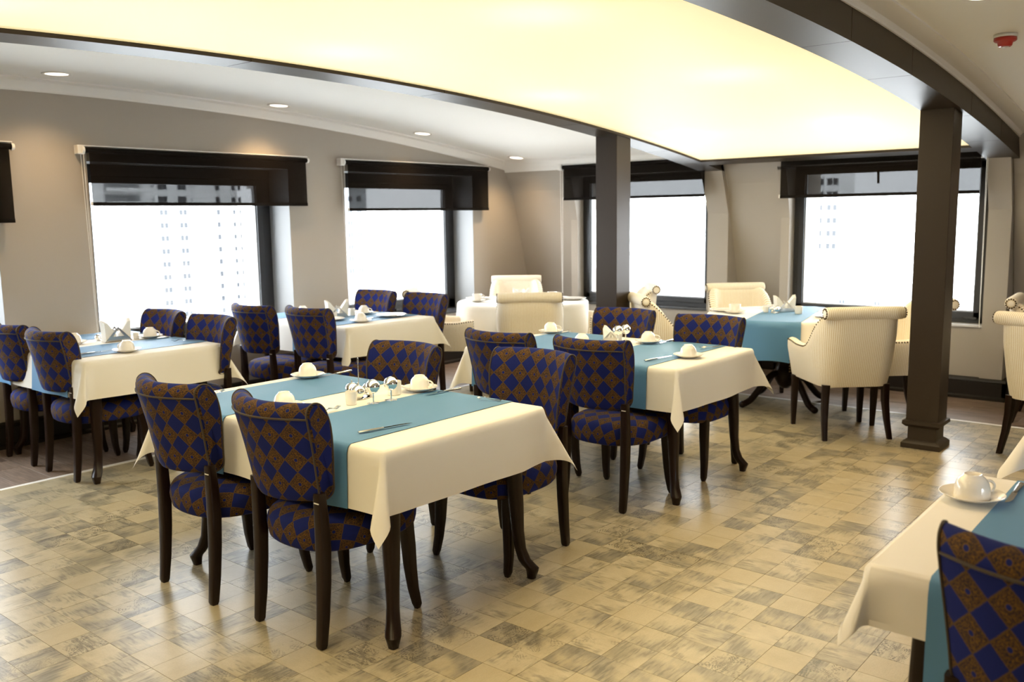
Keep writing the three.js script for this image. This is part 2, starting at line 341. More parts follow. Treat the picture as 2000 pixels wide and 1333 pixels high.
// two square columns carrying the beams
function column(name, x0, x1, z0, z1) {
  const c = struct(name); c.userData.kind = 'structure';
  const top = arch(z1, BEAM) + 0.02;
  mesh('shaft', [box(x0, x1, 0.15, top, z0, z1, 0.003)], M.beam, c);
  const col = [[-0.004, 0.195], [0.018, 0.188], [0.02, 0.165], [0.0, 0.145]];
  const ring = (o, y) => [V(x0 - o, y, z1 + o), V(x1 + o, y, z1 + o), V(x1 + o, y, z0 - o), V(x0 - o, y, z0 - o)];
  const skirt = (pr) => toCreasedNormals(gridGeo(4, pr.length - 1, (i, j) => [ring(...pr[j])[i % 4], i, j]).toNonIndexed(), 0.3);
  mesh('collar', [skirt(col)], M.beam, c);
  mesh('plinth', [box(x0 + 0.012, x1 - 0.012, 0.0, 0.16, z0 + 0.012, z1 - 0.012)], M.beam, c);
  mesh('base_moulding', [skirt([[-0.012, 0.062], [0.006, 0.05], [0.022, 0.034], [0.022, 0.0]])], M.beam, c);
  return c;
}
column('column', -4.32, -4.113, -6.54, -6.33);
column('column', -1.778, -1.572, -6.545, -6.335);

// ---------------------------------------------------------------- floor
{
  const f = struct('floor', [box(XA - 0.3, X1 + 0.2, -0.12, -0.005, -9.2, Z1 + 0.2)], M.grout);
  mesh('plank_bed', [box(XA, -5.775, -0.006, -0.0015, -8.9, Z1), box(-5.775, X1, -0.006, -0.0015, -8.9, -7.395)], M.plankGrout, f);
  // patchwork pieces, 15 cm square
  const P = 0.1535, ax = -1.443, az = -2.594, r = rng(404), XS = -5.745, ZS = -7.365;
  const inv = new THREE.Matrix4(); camera.updateMatrixWorld(); inv.copy(camera.matrixWorldInverse.copy(camera.matrixWorld).invert()); camera.updateProjectionMatrix();
  const vp = new THREE.Matrix4().multiplyMatrices(camera.projectionMatrix, inv);
  const piece = (w, d, kind, rot) => {         // top and four chamfers
    const c = 0.0004, h = 0.003, O = [[-w / 2, -d / 2], [w / 2, -d / 2], [w / 2, d / 2], [-w / 2, d / 2]], I = [[-w / 2 + c, -d / 2 + c], [w / 2 - c, -d / 2 + c], [w / 2 - c, d / 2 - c], [-w / 2 + c, d / 2 - c]];
    const pos = [], uv = [], cu = (kind % TILE_N), cv = Math.floor(kind / TILE_N);
    const UV = (x, z) => { let u = x / P + 0.5, v = z / P + 0.5; for (let k = 0; k < rot; k++) [u, v] = [v, 1 - u]; return [(cu + clamp(u, 0.012, 0.988)) / TILE_N, (cv + clamp(v, 0.012, 0.988)) / TILE_N]; };
    const put = (a, y) => { pos.push(a[0], y, a[1]); uv.push(...UV(a[0], a[1])); };
    const quad = (a, b, c2, d2, y0, y1) => { put(a, y0); put(c2, y1); put(b, y0); put(a, y0); put(d2, y1); put(c2, y1); };
    put(I[0], 0); put(I[2], 0); put(I[1], 0); put(I[0], 0); put(I[3], 0); put(I[2], 0);
    for (let k = 0; k < 4; k++) quad(O[k], O[(k + 1) % 4], I[(k + 1) % 4], I[k], -h, 0);
    const g = new THREE.BufferGeometry(); g.setAttribute('position', new THREE.Float32BufferAttribute(pos, 3)); g.setAttribute('uv', new THREE.Float32BufferAttribute(uv, 2)); g.computeVertexNormals(); return g;
  };
  const cache = {}, all = [];
  const i0 = Math.floor((XS - ax) / P), i1 = Math.ceil((2.3 - ax) / P), j0 = Math.floor((ZS - az) / P), j1 = Math.ceil((1.3 - az) / P);
  for (let j = j0; j < j1; j++) for (let i = i0; i < i1; i++) {
    const xa = Math.max(XS, ax + i * P), xb = ax + (i + 1) * P, za = Math.max(ZS, az + j * P), zb = az + (j + 1) * P;
    if (xb - xa < 0.012 || zb - za < 0.012) continue;
    const kind = Math.floor(r() * 64), rot = r() < 0.8 ? (r() < 0.5 ? 0 : 2) : (r() < 0.5 ? 1 : 3), y = (r() - 0.5) * 0.0006;
    const full = xb - xa > P - 1e-6 && zb - za > P - 1e-6, x = (xa + xb) / 2, z = (za + zb) / 2, c = V(x, 0, z).applyMatrix4(vp), d = V(x, 0, z).distanceTo(camera.position);
    const w = V(x, 0, z).applyMatrix4(inv).z, seen = w < -0.3 && Math.abs(c.x) < 1.02 && Math.abs(c.y) < 1.03;
    all.push({ x, z, y, kind, rot, w: xb - xa - 0.0005, d: zb - za - 0.0005, full, seen, size: seen ? 1 / d ** 3 : 0 });
  }
  all.sort((a, b) => b.size - a.size);
  const rest = [];
  all.forEach((t, n) => {
    const key = t.full ? t.kind + '_' + t.rot : null, g = key ? (cache[key] ??= piece(t.w, t.d, t.kind, t.rot)) : piece(t.w, t.d, t.kind, t.rot);
    if (n < 300 && t.seen) { const m = mesh('tile', g, M.tile, f); m.position.set(t.x, t.y, t.z); } else rest.push(g.clone().translate(t.x, t.y, t.z));
  });
  const s = mesh('tile_field', rest, M.tile, f); s.userData.kind = 'stuff'; s.userData.label = 'smaller and farther patchwork floor tiles';
  mesh('tile_bed', [box(2.3, X1, -0.006, -0.001, -7.37, Z1), box(-5.745, 2.3, -0.006, -0.001, 1.3, Z1)], M.grout, f);
  // brown wood-look planks along the two window walls
  const rp = rng(99), vars = [];
  const plank = (w, d) => { const g = box(-w / 2, w / 2, -0.005, 0, -d / 2, d / 2, 0.0012); const u0 = rp() * 3, v0 = rp() * 3, p = g.attributes.position, uv = g.attributes.uv; for (let i = 0; i < p.count; i++) uv.setXY(i, (p.getX(i) + u0) / 1.2, (p.getZ(i) + v0) / 0.4); return prep(g); };
  const put = (x0, x1, z0, z1) => { if (x1 - x0 < 0.03) return; const m = mesh('plank', plank(x1 - x0 - 0.004, z1 - z0 - 0.004), M.plank, f); m.position.set((x0 + x1) / 2, (rp() - 0.5) * 0.0005, (z0 + z1) / 2); };
  for (let z = -2.4 + 0.198 * 12, k = 0; z > -7.39; z -= 0.198, k++) { const z0 = Math.max(z - 0.198, -7.39), o = [0.35, 0.75, 0.12, 0.55][k % 4] * 1.05; if (z - z0 < 0.02) continue; put(XA + 0.03, XA + 0.03 + o, z0, z); put(XA + 0.03 + o, -5.785, z0, z); }
  for (let z = -7.402, k = 0; z > -8.8; z -= 0.198, k++) { let x = XA + 0.03 - [0, 0.5, 0.9, 0.25][k % 4]; while (x < 2.6) { put(Math.max(x, XA + 0.03), x + 1.2, Math.max(z - 0.198, -8.84), z); x += 1.2; } }
  mesh('threshold_strip', [box(-5.785, -5.748, -0.006, 0.003, -7.40, Z1, 0.002)], M.strip, f);
  mesh('threshold_strip', [box(-5.748, X1, -0.006, 0.003, -7.403, -7.368, 0.002)], M.strip, f);
}
// skirting boards: tall, almost black, with a bead on top and a shoe at the floor
{
  const prof = [[0, 0], [0.05, 0], [0.05, 0.022], [0.03, 0.034], [0.03, 0.15], [0.036, 0.158], [0.03, 0.178], [0.012, 0.188], [0, 0.188]];
  const alongZ = (x, z0, z1) => { const s = new THREE.Shape(prof.map(([d, y]) => new THREE.Vector2(d, y))), g = new THREE.ExtrudeGeometry(s, { depth: z1 - z0, bevelEnabled: false }); return g.translate(x, 0, z0); };
  const alongX = (z, x0, x1) => prismX(prof.map(([d, y]) => [z + d, y]), x0, x1);
  struct('baseboard_left', [alongZ(XA, -8.85, Z1)], M.skirting);
  struct('baseboard_back', [alongX(-8.35, W3[0] - 0.03, W3[1] + 0.03), alongX(-8.35, W4[0] - 0.03, W4[1] + 0.03), alongX(-8.78, XA, W3[0]), alongX(-8.78, W3[1], W4[0]), alongX(-8.78, W4[1], X1), ...[W3[0] - 0.03, W3[1], W4[0] - 0.03, W4[1]].map((x) => box(x, x + 0.03, 0, 0.188, -8.8, -8.32))], M.skirting);
}

// ---------------------------------------------------------------- windows
// built in a frame where u runs along the wall, v is up and w points into the room
function windowUnit(name, place, w, y0, y1, F, handleAt, topStay) {
  const g = struct(name); g.userData.kind = 'structure';
    const B = (u0, u1, v0, v1, w0, w1, r = 0.004) => box(u0, u1, v0, v1, w0, w1, r);
  mesh('window_frame', [B(0, w, y0, y0 + F, 0, 0.07), B(0, w, y1 - F, y1, 0, 0.07), B(0, F, y0, y1, 0, 0.07), B(w - F, w, y0, y1, 0, 0.07)], M.frame, g);
  const s = 0.055, a = F - 0.012;
  mesh('sash', [B(a, w - a, y0 + a, y0 + a + s, 0.01, 0.082), B(a, w - a, y1 - a - s, y1 - a, 0.01, 0.082), B(a, a + s, y0 + a, y1 - a, 0.01, 0.082), B(w - a - s, w - a, y0 + a, y1 - a, 0.01, 0.082)], M.frame, g);
  const i = a + s;
  mesh('glazing_bead', [B(i - 0.001, i + 0.009, y0 + i, y1 - i, 0.028, 0.06, 0), B(w - i - 0.009, w - i + 0.001, y0 + i, y1 - i, 0.028, 0.06, 0), B(i, w - i, y0 + i - 0.001, y0 + i + 0.009, 0.028, 0.06, 0)], M.bead, g);
  mesh('pane', [B(i, w - i, y0 + i, y1 - i, 0.034, 0.036, 0)], M.glass, g);
  mesh('handle', [box(w * handleAt - 0.055, w * handleAt + 0.055, y0 + 0.035, y0 + 0.058, 0.085, 0.112, 0.008), box(w * handleAt - 0.012, w * handleAt + 0.012, y0 + 0.03, y0 + 0.06, 0.07, 0.09, 0.004)], M.darkPlastic, g);
  if (topStay) mesh('stay', [cyl(V(w * topStay, y1 - i + 0.01, 0.08), V(w * topStay + 0.02, y1 - i - 0.10, 0.13), 0.011)], M.darkPlastic, g);
  place(g);
  return g;
}
openA.forEach(([z0, z1], k) => {
  const g = windowUnit('window_' + (k + 1), (o) => { o.position.set(XA - 0.37, 0, z1); o.rotation.y = Math.PI / 2; }, z1 - z0, OY0 + 0.012, OY1 - 0.005, 0.105, 0.5, 0);
  const sill = mesh('window_sill', [box(0, z1 - z0, OY0 - 0.012, OY0 + 0.014, 0.03, 0.385, 0.004)], M.sill, g);
  mesh('reveal_lining', [box(-0.001, 0.002, OY0, OY1, 0.07, 0.365), box(z1 - z0 - 0.002, z1 - z0 + 0.001, OY0, OY1, 0.07, 0.369), box(0, z1 - z0, OY1 - 0.006, OY1, 0.07, 0.369)], M.reveal, g);
});
[[-5.945, -4.315, 0.5, 0], [-3.475, -1.765, 0.93, 0.45]].forEach(([x0, x1, h, stay], k) => {
  const g = windowUnit('window_' + (k + 4), (o) => o.position.set(x0, 0, -8.53), x1 - x0, 0.632, HEAD + 0.02, 0.056, h, stay);
  mesh('window_sill', [box(-0.0, x1 - x0, 0.612, 0.634, 0.02, 0.20, 0.004)], k ? M.sillLight : M.sill, g);
});

openR.forEach(([z0, z1], k) => windowUnit('window_' + (k + 6), (o) => { o.position.set(X1 + 0.26, 0, z0); o.rotation.y = -Math.PI / 2; }, z1 - z0, OY0 + 0.005, OY1 - 0.005, 0.07, 0.5, 0));

// ---------------------------------------------------------------- roller blinds
function blind(label, place, w, drop, opt = {}) {
  const t = thing('roller_blind', label, 'blind', [0, 0, 0], 0, 'dark screen roller blinds over the windows');
  const R = 0.021;
  mesh('cassette', [box(0.0, w, 0.028, 0.036, -0.045, 0.012, 0.002)], M.whitePlastic, t);
  mesh('roller_tube', [cyl(V(0.008, 0, 0), V(w - 0.008, 0, 0), R, R, 24)], M.blindBar, t);
  mesh('fabric', [gridGeo(1, 10, (i, j) => [V(i ? w - 0.03 : 0.03, 0.0 - (drop - 0.0) * j / 10, R - 0.001), i, j])], M.blind, t);
  mesh('bottom_bar', [box(0.03, w - 0.03, -drop - 0.024, -drop + 0.004, R - 0.008, R + 0.006, 0.003)], M.blindBar, t);
  for (const [x, s] of [[0, -1], [w, 1]]) {
    const big = (s < 0) === !opt.chainRight;
    mesh('bracket', big ? [box(Math.min(x, x + s * 0.05), Math.max(x, x + s * 0.05), -0.03, 0.036, -0.045, 0.02, 0.006), cyl(V(x, 0, 0), V(x + s * 0.018, 0, 0), 0.032, 0.032, 20)] : [cyl(V(x - s * 0.008, 0, 0), V(x + s * 0.012, 0, 0), 0.027, 0.022, 20)], M.whitePlastic, t);
  }
  const cx = opt.chainRight ? w + 0.012 : -0.012, end = -(opt.chain ?? 1.35);
  mesh('chain', [cyl(V(cx, -0.02, 0.022), V(cx + 0.01, end, 0.012), 0.0022, 0.0022, 6), cyl(V(cx, -0.02, -0.022), V(cx + 0.01, end, 0.002), 0.0022, 0.0022, 6), tube([V(cx + 0.01, end, 0.012), V(cx + 0.01, end - 0.012, 0.007), V(cx + 0.01, end, 0.002)], 0.0022, 8, 5)], M.whitePlastic, t);
  mesh('bar_cap', [box(0.018, 0.03, -drop - 0.022, -drop + 0.01, R - 0.008, R + 0.006, 0.002)], M.whitePlastic, t);
  place(t); return t;
}
const onA = (z, y) => (t) => { t.position.set(XA + 0.05, y, z); t.rotation.y = Math.PI / 2; };
blind('dark roller blind at the left edge of the photo, only its right end showing', onA(-0.72, 2.133), 2.02, 0.505);
blind('wide dark roller blind half down over the left window with a view of flats', onA(-3.24, 2.133), 2.05, 0.388);
blind('dark roller blind over the middle left window, nearest the room corner', onA(-5.72, 2.133), 2.10, 0.437);
blind('dark roller blind over the far window behind the left column', (t) => t.position.set(-6.0, 2.125, -8.14), 1.775, 0.335, { chain: 1.4 });
blind('dark roller blind over the far window behind the right column', (t) => t.position.set(-3.51, 2.10, -8.14), 1.745, 0.345, { chainRight: true, chain: 1.45 });

// ---------------------------------------------------------------- ceiling fittings
function downlight(label, x, z) {
  const y = arch(z, CEIL), t = thing('downlight', label, 'downlight', [x, y, z], 0, 'recessed ceiling downlights');
  t.rotation.x = Math.atan(2 * (z + 3) / 67);
  mesh('ring', [lathe([[0.074, 0.001], [0.096, 0.001], [0.097, -0.003], [0.092, -0.006], [0.078, -0.006], [0.072, 0.002]], 40)], M.whitePlastic, t);
  mesh('lens', [lathe([[0, -0.003], [0.074, -0.003], [0.076, 0.002], [0, 0.004]], 32)], M.lens, t);
  const s = new THREE.SpotLight(DOWN_COLOR, DOWN_POWER, 0, 1.05, 0.9, 2); s.position.set(x, y - 0.02, z); s.target.position.set(x, 0, z); s.castShadow = true; s.shadow.radius = 3; s.name = 'downlight_lamp'; scene.add(s, s.target);
}
downlight('first white downlight from the left, above the left window', -6.45, -2.93);
downlight('second white downlight from the left, left of the middle window', -6.53, -4.81);
downlight('third white downlight from the left, above the middle window', -6.51, -6.50);
downlight('fourth white downlight from the left, in the room corner', -6.48, -7.93);
downlight('downlight at the top right, cut by the edge of the photo', -1.068, -4.68);
[[-6.6, 'farthest from the camera'], [-2.95, 'above the lower right table'], [-1.1, 'beside the camera'], [0.8, 'behind the camera']].forEach(([z, l]) => downlight('downlight of the right-hand row just outside the photo, ' + l, -1.07, z));
{
  const x = -1.132, z = -5.5, t = thing('smoke_detector', 'small red smoke detector on the ceiling at the upper right', 'smoke detector', [x, arch(z, CEIL), z]);
  mesh('base', [lathe([[0, 0.004], [0.058, 0.004], [0.058, -0.012], [0.054, -0.016], [0, -0.016]], 36)], M.whitePlastic, t);
  mesh('head', [lathe([[0, -0.012], [0.055, -0.012], [0.056, -0.03], [0.05, -0.036], [0.038, -0.04], [0.034, -0.056], [0.028, -0.062], [0, -0.063]], 36)], M.red, t);
  mesh('sensor', [lathe([[0, -0.06], [0.02, -0.06], [0.02, -0.066], [0, -0.067]], 20)], M.whitePlastic, t);
}

// ---------------------------------------------------------------- dining chair in diamond fabric
function resample(pts, n) {
  const L = [0]; for (let i = 1; i < pts.length; i++) L.push(L[i - 1] + Math.hypot(pts[i][0] - pts[i - 1][0], pts[i][1] - pts[i - 1][1]));
  const out = []; let k = 1; for (let i = 0; i <= n; i++) { const d = L.at(-1) * i / n; while (k < L.length - 1 && L[k] < d) k++; const t = (d - L[k - 1]) / (L[k] - L[k - 1]); out.push([lerp(pts[k - 1][0], pts[k][0], t), lerp(pts[k - 1][1], pts[k][1], t), d]); } return out;
}
function spline(pts, n, closed) { return new THREE.SplineCurve(pts.map((p) => new THREE.Vector2(...p))).getPoints(n).map((p) => [p.x, p.y]); }
function makeChair(label, p, turn) {
  const t = thing('dining_chair', label, 'chair', p, turn, 'blue and gold diamond dining chairs');
  // backrest: profile in (z, y), front face up, scroll over the top, rear face down
  const front = [[0.202, 0.575], [0.205, 0.66], [0.211, 0.76], [0.222, 0.84], [0.240, 0.895], [0.262, 0.93], [0.290, 0.946], [0.318, 0.941], [0.333, 0.922], [0.335, 0.898]];
  const rear = [[0.335, 0.898], [0.329, 0.875], [0.319, 0.83], [0.303, 0.76], [0.286, 0.67], [0.272, 0.60], [0.262, 0.568], [0.235, 0.560], [0.210, 0.563], [0.202, 0.575]];
  const prof = resample([...spline(front, 40), ...spline(rear, 40).slice(1)], 64), cz = 0.26, cy = 0.76;
  const width = (y) => lerp(0.408, 0.468, smooth(0.52, 0.99, y)) - 0.05 * (1 - smooth(0.555, 0.62, y)) ** 2;
  const bend = (a) => 0.020 - 0.084 * Math.abs(a) ** 2.0;
  const st = [-1, -0.985, -0.955, ...zs(-0.9, 0.9, 16), 0.955, 0.985, 1], sh = (a) => { const e = Math.abs(a); return e > 0.99 ? 0.012 : e > 0.97 ? 0.004 : e > 0.95 ? 0.001 : 0; };
  const at = (a, k, out = 0) => { const q = prof[k], s = sh(a) - out, dz = q[0] - cz, dy = q[1] - cy; const n = Math.max(0.05, Math.hypot(dz, dy * 0.25)); const z = q[0] - dz / n * s, y = q[1] - Math.sign(dy) * Math.min(Math.abs(dy), 0.3) / 0.3 * s; return V(a * width(q[1]) / 2, y, z + bend(a)); };
  const NS = st.length - 1;
  const shell = gridGeo(NS, 64, (i, j) => { const v = at(st[i], j); return [v, st[i] * 0.244 + 0.044, prof[j][2] - 0.155]; }, true);
  const caps = [-1, 1].map((a) => { const pts = [...Array(64).keys()].map((k) => at(a, k)); const c = pts.reduce((s, q) => s.add(q), V(0, 0, 0)).multiplyScalar(1 / 64); const g = fan(pts, c, a > 0); const P = g.attributes.position, u = g.attributes.uv; for (let i = 0; i < P.count; i++) u.setXY(i, P.getZ(i), P.getY(i)); return g; });
  const back = mesh('backrest', [toCreasedNormals(merge([shell, ...caps]), 0.9)], M.fabric, t);
  const kScroll = prof.reduce((b, q, i) => Math.abs(q[1] - 0.893) + (q[0] < 0.3 ? 9 : 0) < Math.abs(prof[b][1] - 0.893) + (prof[b][0] < 0.3 ? 9 : 0) ? i : b, 0);
  mesh('piping', [tube(zs(-0.985, 0.985, 14).map((a) => at(a, kScroll, 0.002)), 0.0042, 40, 6), ...[-0.985, 0.985].map((a) => tube([...Array(32).keys()].map((k) => at(a, k * 2, 0.003)), 0.0040, 90, 5, true))], M.piping, back);
  // seat: a thick rounded cushion, blunt in front and almost round behind
  const rad = (th) => { const c = Math.cos(th), s = Math.sin(th), e = s > 0 ? 2.5 : 3.6; return 1 / (Math.abs(c) ** e + Math.abs(s) ** e) ** (1 / e); };
  const lv = [[0.045, 0.350], [0.015, 0.354], [0.004, 0.366], [-0.002, 0.395], [-0.004, 0.420], [0.0, 0.446], [0.012, 0.466], [0.03, 0.477], [0.07, 0.486], [0.13, 0.491], [0.19, 0.493], [0.245, 0.494]];
  let acc = 0; const path = lv.map((l, i) => { if (i) acc += Math.hypot(l[0] - lv[i - 1][0], l[1] - lv[i - 1][1]); return acc; });
  const seatG = gridGeo(56, lv.length - 1, (i, j) => { const th = i / 56 * Math.PI * 2, R = rad(th), k = (0.25 - lv[j][0]) * R, ru = (path.at(-1) - path[j] + 0.005) * R; return [V(k * Math.cos(th), lv[j][1], -0.045 + k * 1.09 * Math.sin(th)), ru * Math.cos(th), ru * Math.sin(th)]; });
  const seat = mesh('seat', [seatG, fan([...Array(56).keys()].map((i) => { const th = i / 56 * Math.PI * 2, k = 0.205 * rad(th); return V(k * Math.cos(th), 0.350, -0.045 + k * 1.09 * Math.sin(th)); }), V(0, 0.35, -0.045), false)], M.fabric, t);
  for (const s of [-1, 1]) {
    mesh('leg', [sweepY([[s * 0.205, 0.375, -0.215, 0.026, 0.024], [s * 0.208, 0.28, -0.222, 0.025, 0.023], [s * 0.212, 0.18, -0.226, 0.022, 0.021], [s * 0.217, 0.09, -0.234, 0.019, 0.018], [s * 0.222, 0.02, -0.248, 0.0165, 0.016], [s * 0.222, 0.008, -0.25, 0.013, 0.012], [s * 0.222, 0.0, -0.25, 0.010, 0.010]], 7)], M.wood, t);
    mesh('leg', [sweepY([[s * 0.196, 0.60, 0.206, 0.020, 0.017], [s * 0.196, 0.50, 0.200, 0.021, 0.022], [s * 0.196, 0.38, 0.198, 0.022, 0.024], [s * 0.196, 0.25, 0.203, 0.022, 0.022], [s * 0.196, 0.12, 0.212, 0.020, 0.020], [s * 0.196, 0.012, 0.224, 0.018, 0.017], [s * 0.196, 0.0, 0.224, 0.014, 0.013]], 7)], M.wood, t);
  }
  mesh('tag', [box(0.186, 0.212, 0.562, 0.566, 0.214, 0.2245)], M.whitePlastic, t);
  return t;
}

// ---------------------------------------------------------------- tables, cloths, runners
const TOP = 0.767;
function makeTable(label, x0, x1, z0, z1, legs) {
  const t = thing('dining_table', label, 'table', [(x0 + x1) / 2, 0, (z0 + z1) / 2], 0, 'dark wooden dining tables under white cloths');
  const w = x1 - x0, d = z1 - z0;
  mesh('tabletop', [box(-w / 2 + 0.004, w / 2 - 0.004, 0.733, 0.763, -d / 2 + 0.004, d / 2 - 0.004, 0.008)], M.wood, t);
  const cx = (x0 + x1) / 2, cz = (z0 + z1) / 2, ax = legs.map((l) => l[0] - cx), az = legs.map((l) => l[1] - cz), lx = Math.min(...ax) + 0.06, hx = Math.max(...ax) - 0.06, lz = Math.min(...az) + 0.06, hz = Math.max(...az) - 0.06;
  mesh('apron', [box(lx, hx, 0.655, 0.735, lz - 0.012, lz + 0.012), box(lx, hx, 0.655, 0.735, hz - 0.012, hz + 0.012), box(lx - 0.012, lx + 0.012, 0.655, 0.735, lz, hz), box(hx - 0.012, hx + 0.012, 0.655, 0.735, lz, hz)], M.wood, t);
  for (const [x, z, sx, sz] of legs) {   // foot position and the direction it kicks out
    const S = [[0.736, -0.064, 0.034], [0.60, -0.062, 0.034], [0.46, -0.056, 0.0325], [0.33, -0.050, 0.029], [0.22, -0.046, 0.0245], [0.14, -0.038, 0.0225], [0.09, -0.026, 0.0245], [0.062, -0.011, 0.0275], [0.046, 0.000, 0.0275], [0.034, 0.001, 0.0245], [0.014, -0.001, 0.020], [0.0, -0.002, 0.0175]];
    mesh('leg', [sweepY(S.map(([y, o, r]) => [x - cx + o * sx * 0.95, y, z - cz + o * sz * 0.95, r, r]), 3.2, 20, 0.7)], M.wood, t);
  }
  return t;
}
const wave = (s, q, ph) => q * (0.006 + 0.007 * Math.sin(s * 7.1 + ph) + 0.004 * Math.sin(s * 15.3 + ph * 2.1));
function hang(s, q, ph) { return 0.004 + 0.010 * q + wave(s, q, ph); }
function makeCloth(label, x0, x1, z0, z1, drop, ph, flare = 1, mat = M.cloth) {
  const cx = (x0 + x1) / 2, cz = (z0 + z1) / 2, w = (x1 - x0) / 2, d = (z1 - z0) / 2;
  const t = thing('tablecloth', label, 'tablecloth', [cx, 0, cz], 0, 'white cloths on the rectangular tables');
  const NSX = 28, NSZ = 20, NC = 18, re = 0.034, peri = [];
  // going round: +z side (x from -w to w), corner, +x side, corner, -z side, corner, -x side, corner
  const sides = [[[-w, d], [w, d], [0, 1], NSX], [[w, d], [w, -d], [1, 0], NSZ], [[w, -d], [-w, -d], [0, -1], NSX], [[-w, -d], [-w, d], [-1, 0], NSZ]];
  sides.forEach(([a, b, n, N], k) => {
    const L = Math.hypot(b[0] - a[0], b[1] - a[1]);
    for (let i = 0; i < N; i++) peri.push({ x: lerp(a[0], b[0], i / N), z: lerp(a[1], b[1], i / N), n, s: L * i / N + k * 3, fade: Math.min(1, Math.min(i, N - i) / N * 5), k });
    const m = sides[(k + 1) % 4][2];
    for (let i = 0; i < NC; i++) peri.push({ x: b[0], z: b[1], n, m, phi: Math.PI / 2 * i / NC, k });
  });
  const rowsQ = [0.0, 0.02, 0.05, 0.09, 0.14, 0.2, 0.32, 0.45, 0.6, 0.75, 0.88, 0.95, 1.0];
  const point = (p, q, out = 0) => {
    if (p.phi === undefined) {
      const rho = q * drop, a = Math.min(rho / re, Math.PI / 2), o = re * Math.sin(a) * 0.6 + out + hang(p.s, q, ph) * p.fade + 0.004 * (1 - p.fade), y = TOP - re * (1 - Math.cos(a)) - Math.max(0, rho - re * Math.PI / 2);
      return V(p.x + p.n[0] * o, y, p.z + p.n[1] * o);
    }
    const c = Math.cos(p.phi), s = Math.sin(p.phi), rho = q * drop / Math.max(c, s), a = Math.min(rho / re, Math.PI / 2);
    const nz = [p.n[0] * c + p.m[0] * s, p.n[1] * c + p.m[1] * s];
    // the spare cloth folds into a cone that leans along the long side's normal
    const zAxis = p.n[1] !== 0 ? p.n : p.m, xAxis = p.n[1] !== 0 ? p.m : p.n, lean = [0.62 * xAxis[0] + 0.95 * zAxis[0], 0.62 * xAxis[1] + 0.95 * zAxis[1]], ll = Math.hypot(...lean);
    const sw = Math.sin(2 * p.phi), al = [0.32, 0.50, 0.42, 0.40][p.k] * flare * sw ** 0.8, tw = 0.16 * Math.sin(4 * p.phi) * sw;
    const run = Math.max(0, rho - re * Math.PI / 2), side = run * Math.sin(al);
    const o = re * Math.sin(a) * 0.6 + 0.004 * (1 - sw) + out;
    return V(p.x + nz[0] * o + lean[0] / ll * side + (-lean[1]) / ll * run * tw, TOP - re * (1 - Math.cos(a)) - run * Math.cos(al) * (1 - 0.02 * sw), p.z + nz[1] * o + lean[1] / ll * side + lean[0] / ll * run * tw);
  };
  const N = peri.length;
  const skirt = gridGeo(N, rowsQ.length - 1, (i, j) => { const p = peri[i % N], v = point(p, rowsQ[j]); return [v, (p.s ?? 0) + v.x * 0.3, v.y]; }, false);
  const top = new THREE.PlaneGeometry(2 * w, 2 * d, 6, 4).rotateX(-Math.PI / 2).translate(0, TOP, 0);
  const e = peri.map((p) => point(p, 0));
  mesh('cloth', [toCreasedNormals(merge([skirt, fan(e, V(0, TOP, 0), false)]), 1.1)], mat, t);
  mesh('hem', [gridGeo(N, 1, (i, j) => { const p = peri[i % N], v = point(p, j ? 1.0 : 0.905, 0.0016); return [v, v.x, v.y]; }, false)], mat, t);
  return { t, cx, cz, w, d, ph, drop };
}
function makeRunner(label, c, x0, x1, drop, lift = 0.0025) {
  const re = 0.036, top = TOP + lift, path = [];
  const total = drop; const d = c.d;
  for (let i = 0; i <= 10; i++) path.push(['f', 1 - i / 10]);
  for (let i = 1; i < 12; i++) path.push(['t', lerp(d, -d, i / 12)]);
  for (let i = 0; i <= 10; i++) path.push(['b', i / 10]);
  const NX = 12;
  const pt = (i, j) => {
    const x = lerp(x0, x1, i / NX) - c.cx, [k, q] = path[j];
    if (k === 't') return V(x, top + 0.0006 * Math.sin(i * 1.3 + j * 0.9), q);
    const sg = k === 'f' ? 1 : -1, rho = q * drop, a = Math.min(rho / re, Math.PI / 2);
    const s = k === 'f' ? x + c.w : 6 + c.w - x, fade = Math.min(1, Math.min(s % 3, 2 * c.w - s % 3) / (2 * c.w) * 5);
    const o = re * Math.sin(a) * 0.6 + 0.006 + hang(s, q * drop / c.drop, c.ph) * Math.max(0.4, fade) + 0.004 * q + 0.003 * q * Math.sin(i * 0.9 + c.ph);
    return V(x, top - re * (1 - Math.cos(a)) - Math.max(0, rho - re * Math.PI / 2), sg * (c.d + o));
  };
  const g = gridGeo(NX, path.length - 1, (i, j) => { const v = pt(i, j); return [v, v.x, v.z + v.y]; }, false);
  const back = gridGeo(NX, path.length - 1, (i, j) => { const v = pt(i, j), q = path[j]; if (q[0] === 't') v.y -= 0.0016; else { v.z -= 0.0016 * (q[0] === 'f' ? 1 : -1); v.y -= 0.0008; } return [v, v.x, v.z + v.y]; }, true);
  const m = mesh('table_runner', [g, back], M.runner); m.position.set(c.cx, 0, c.cz);
  return tag(m, label, 'table runner', 'blue table runners');
}

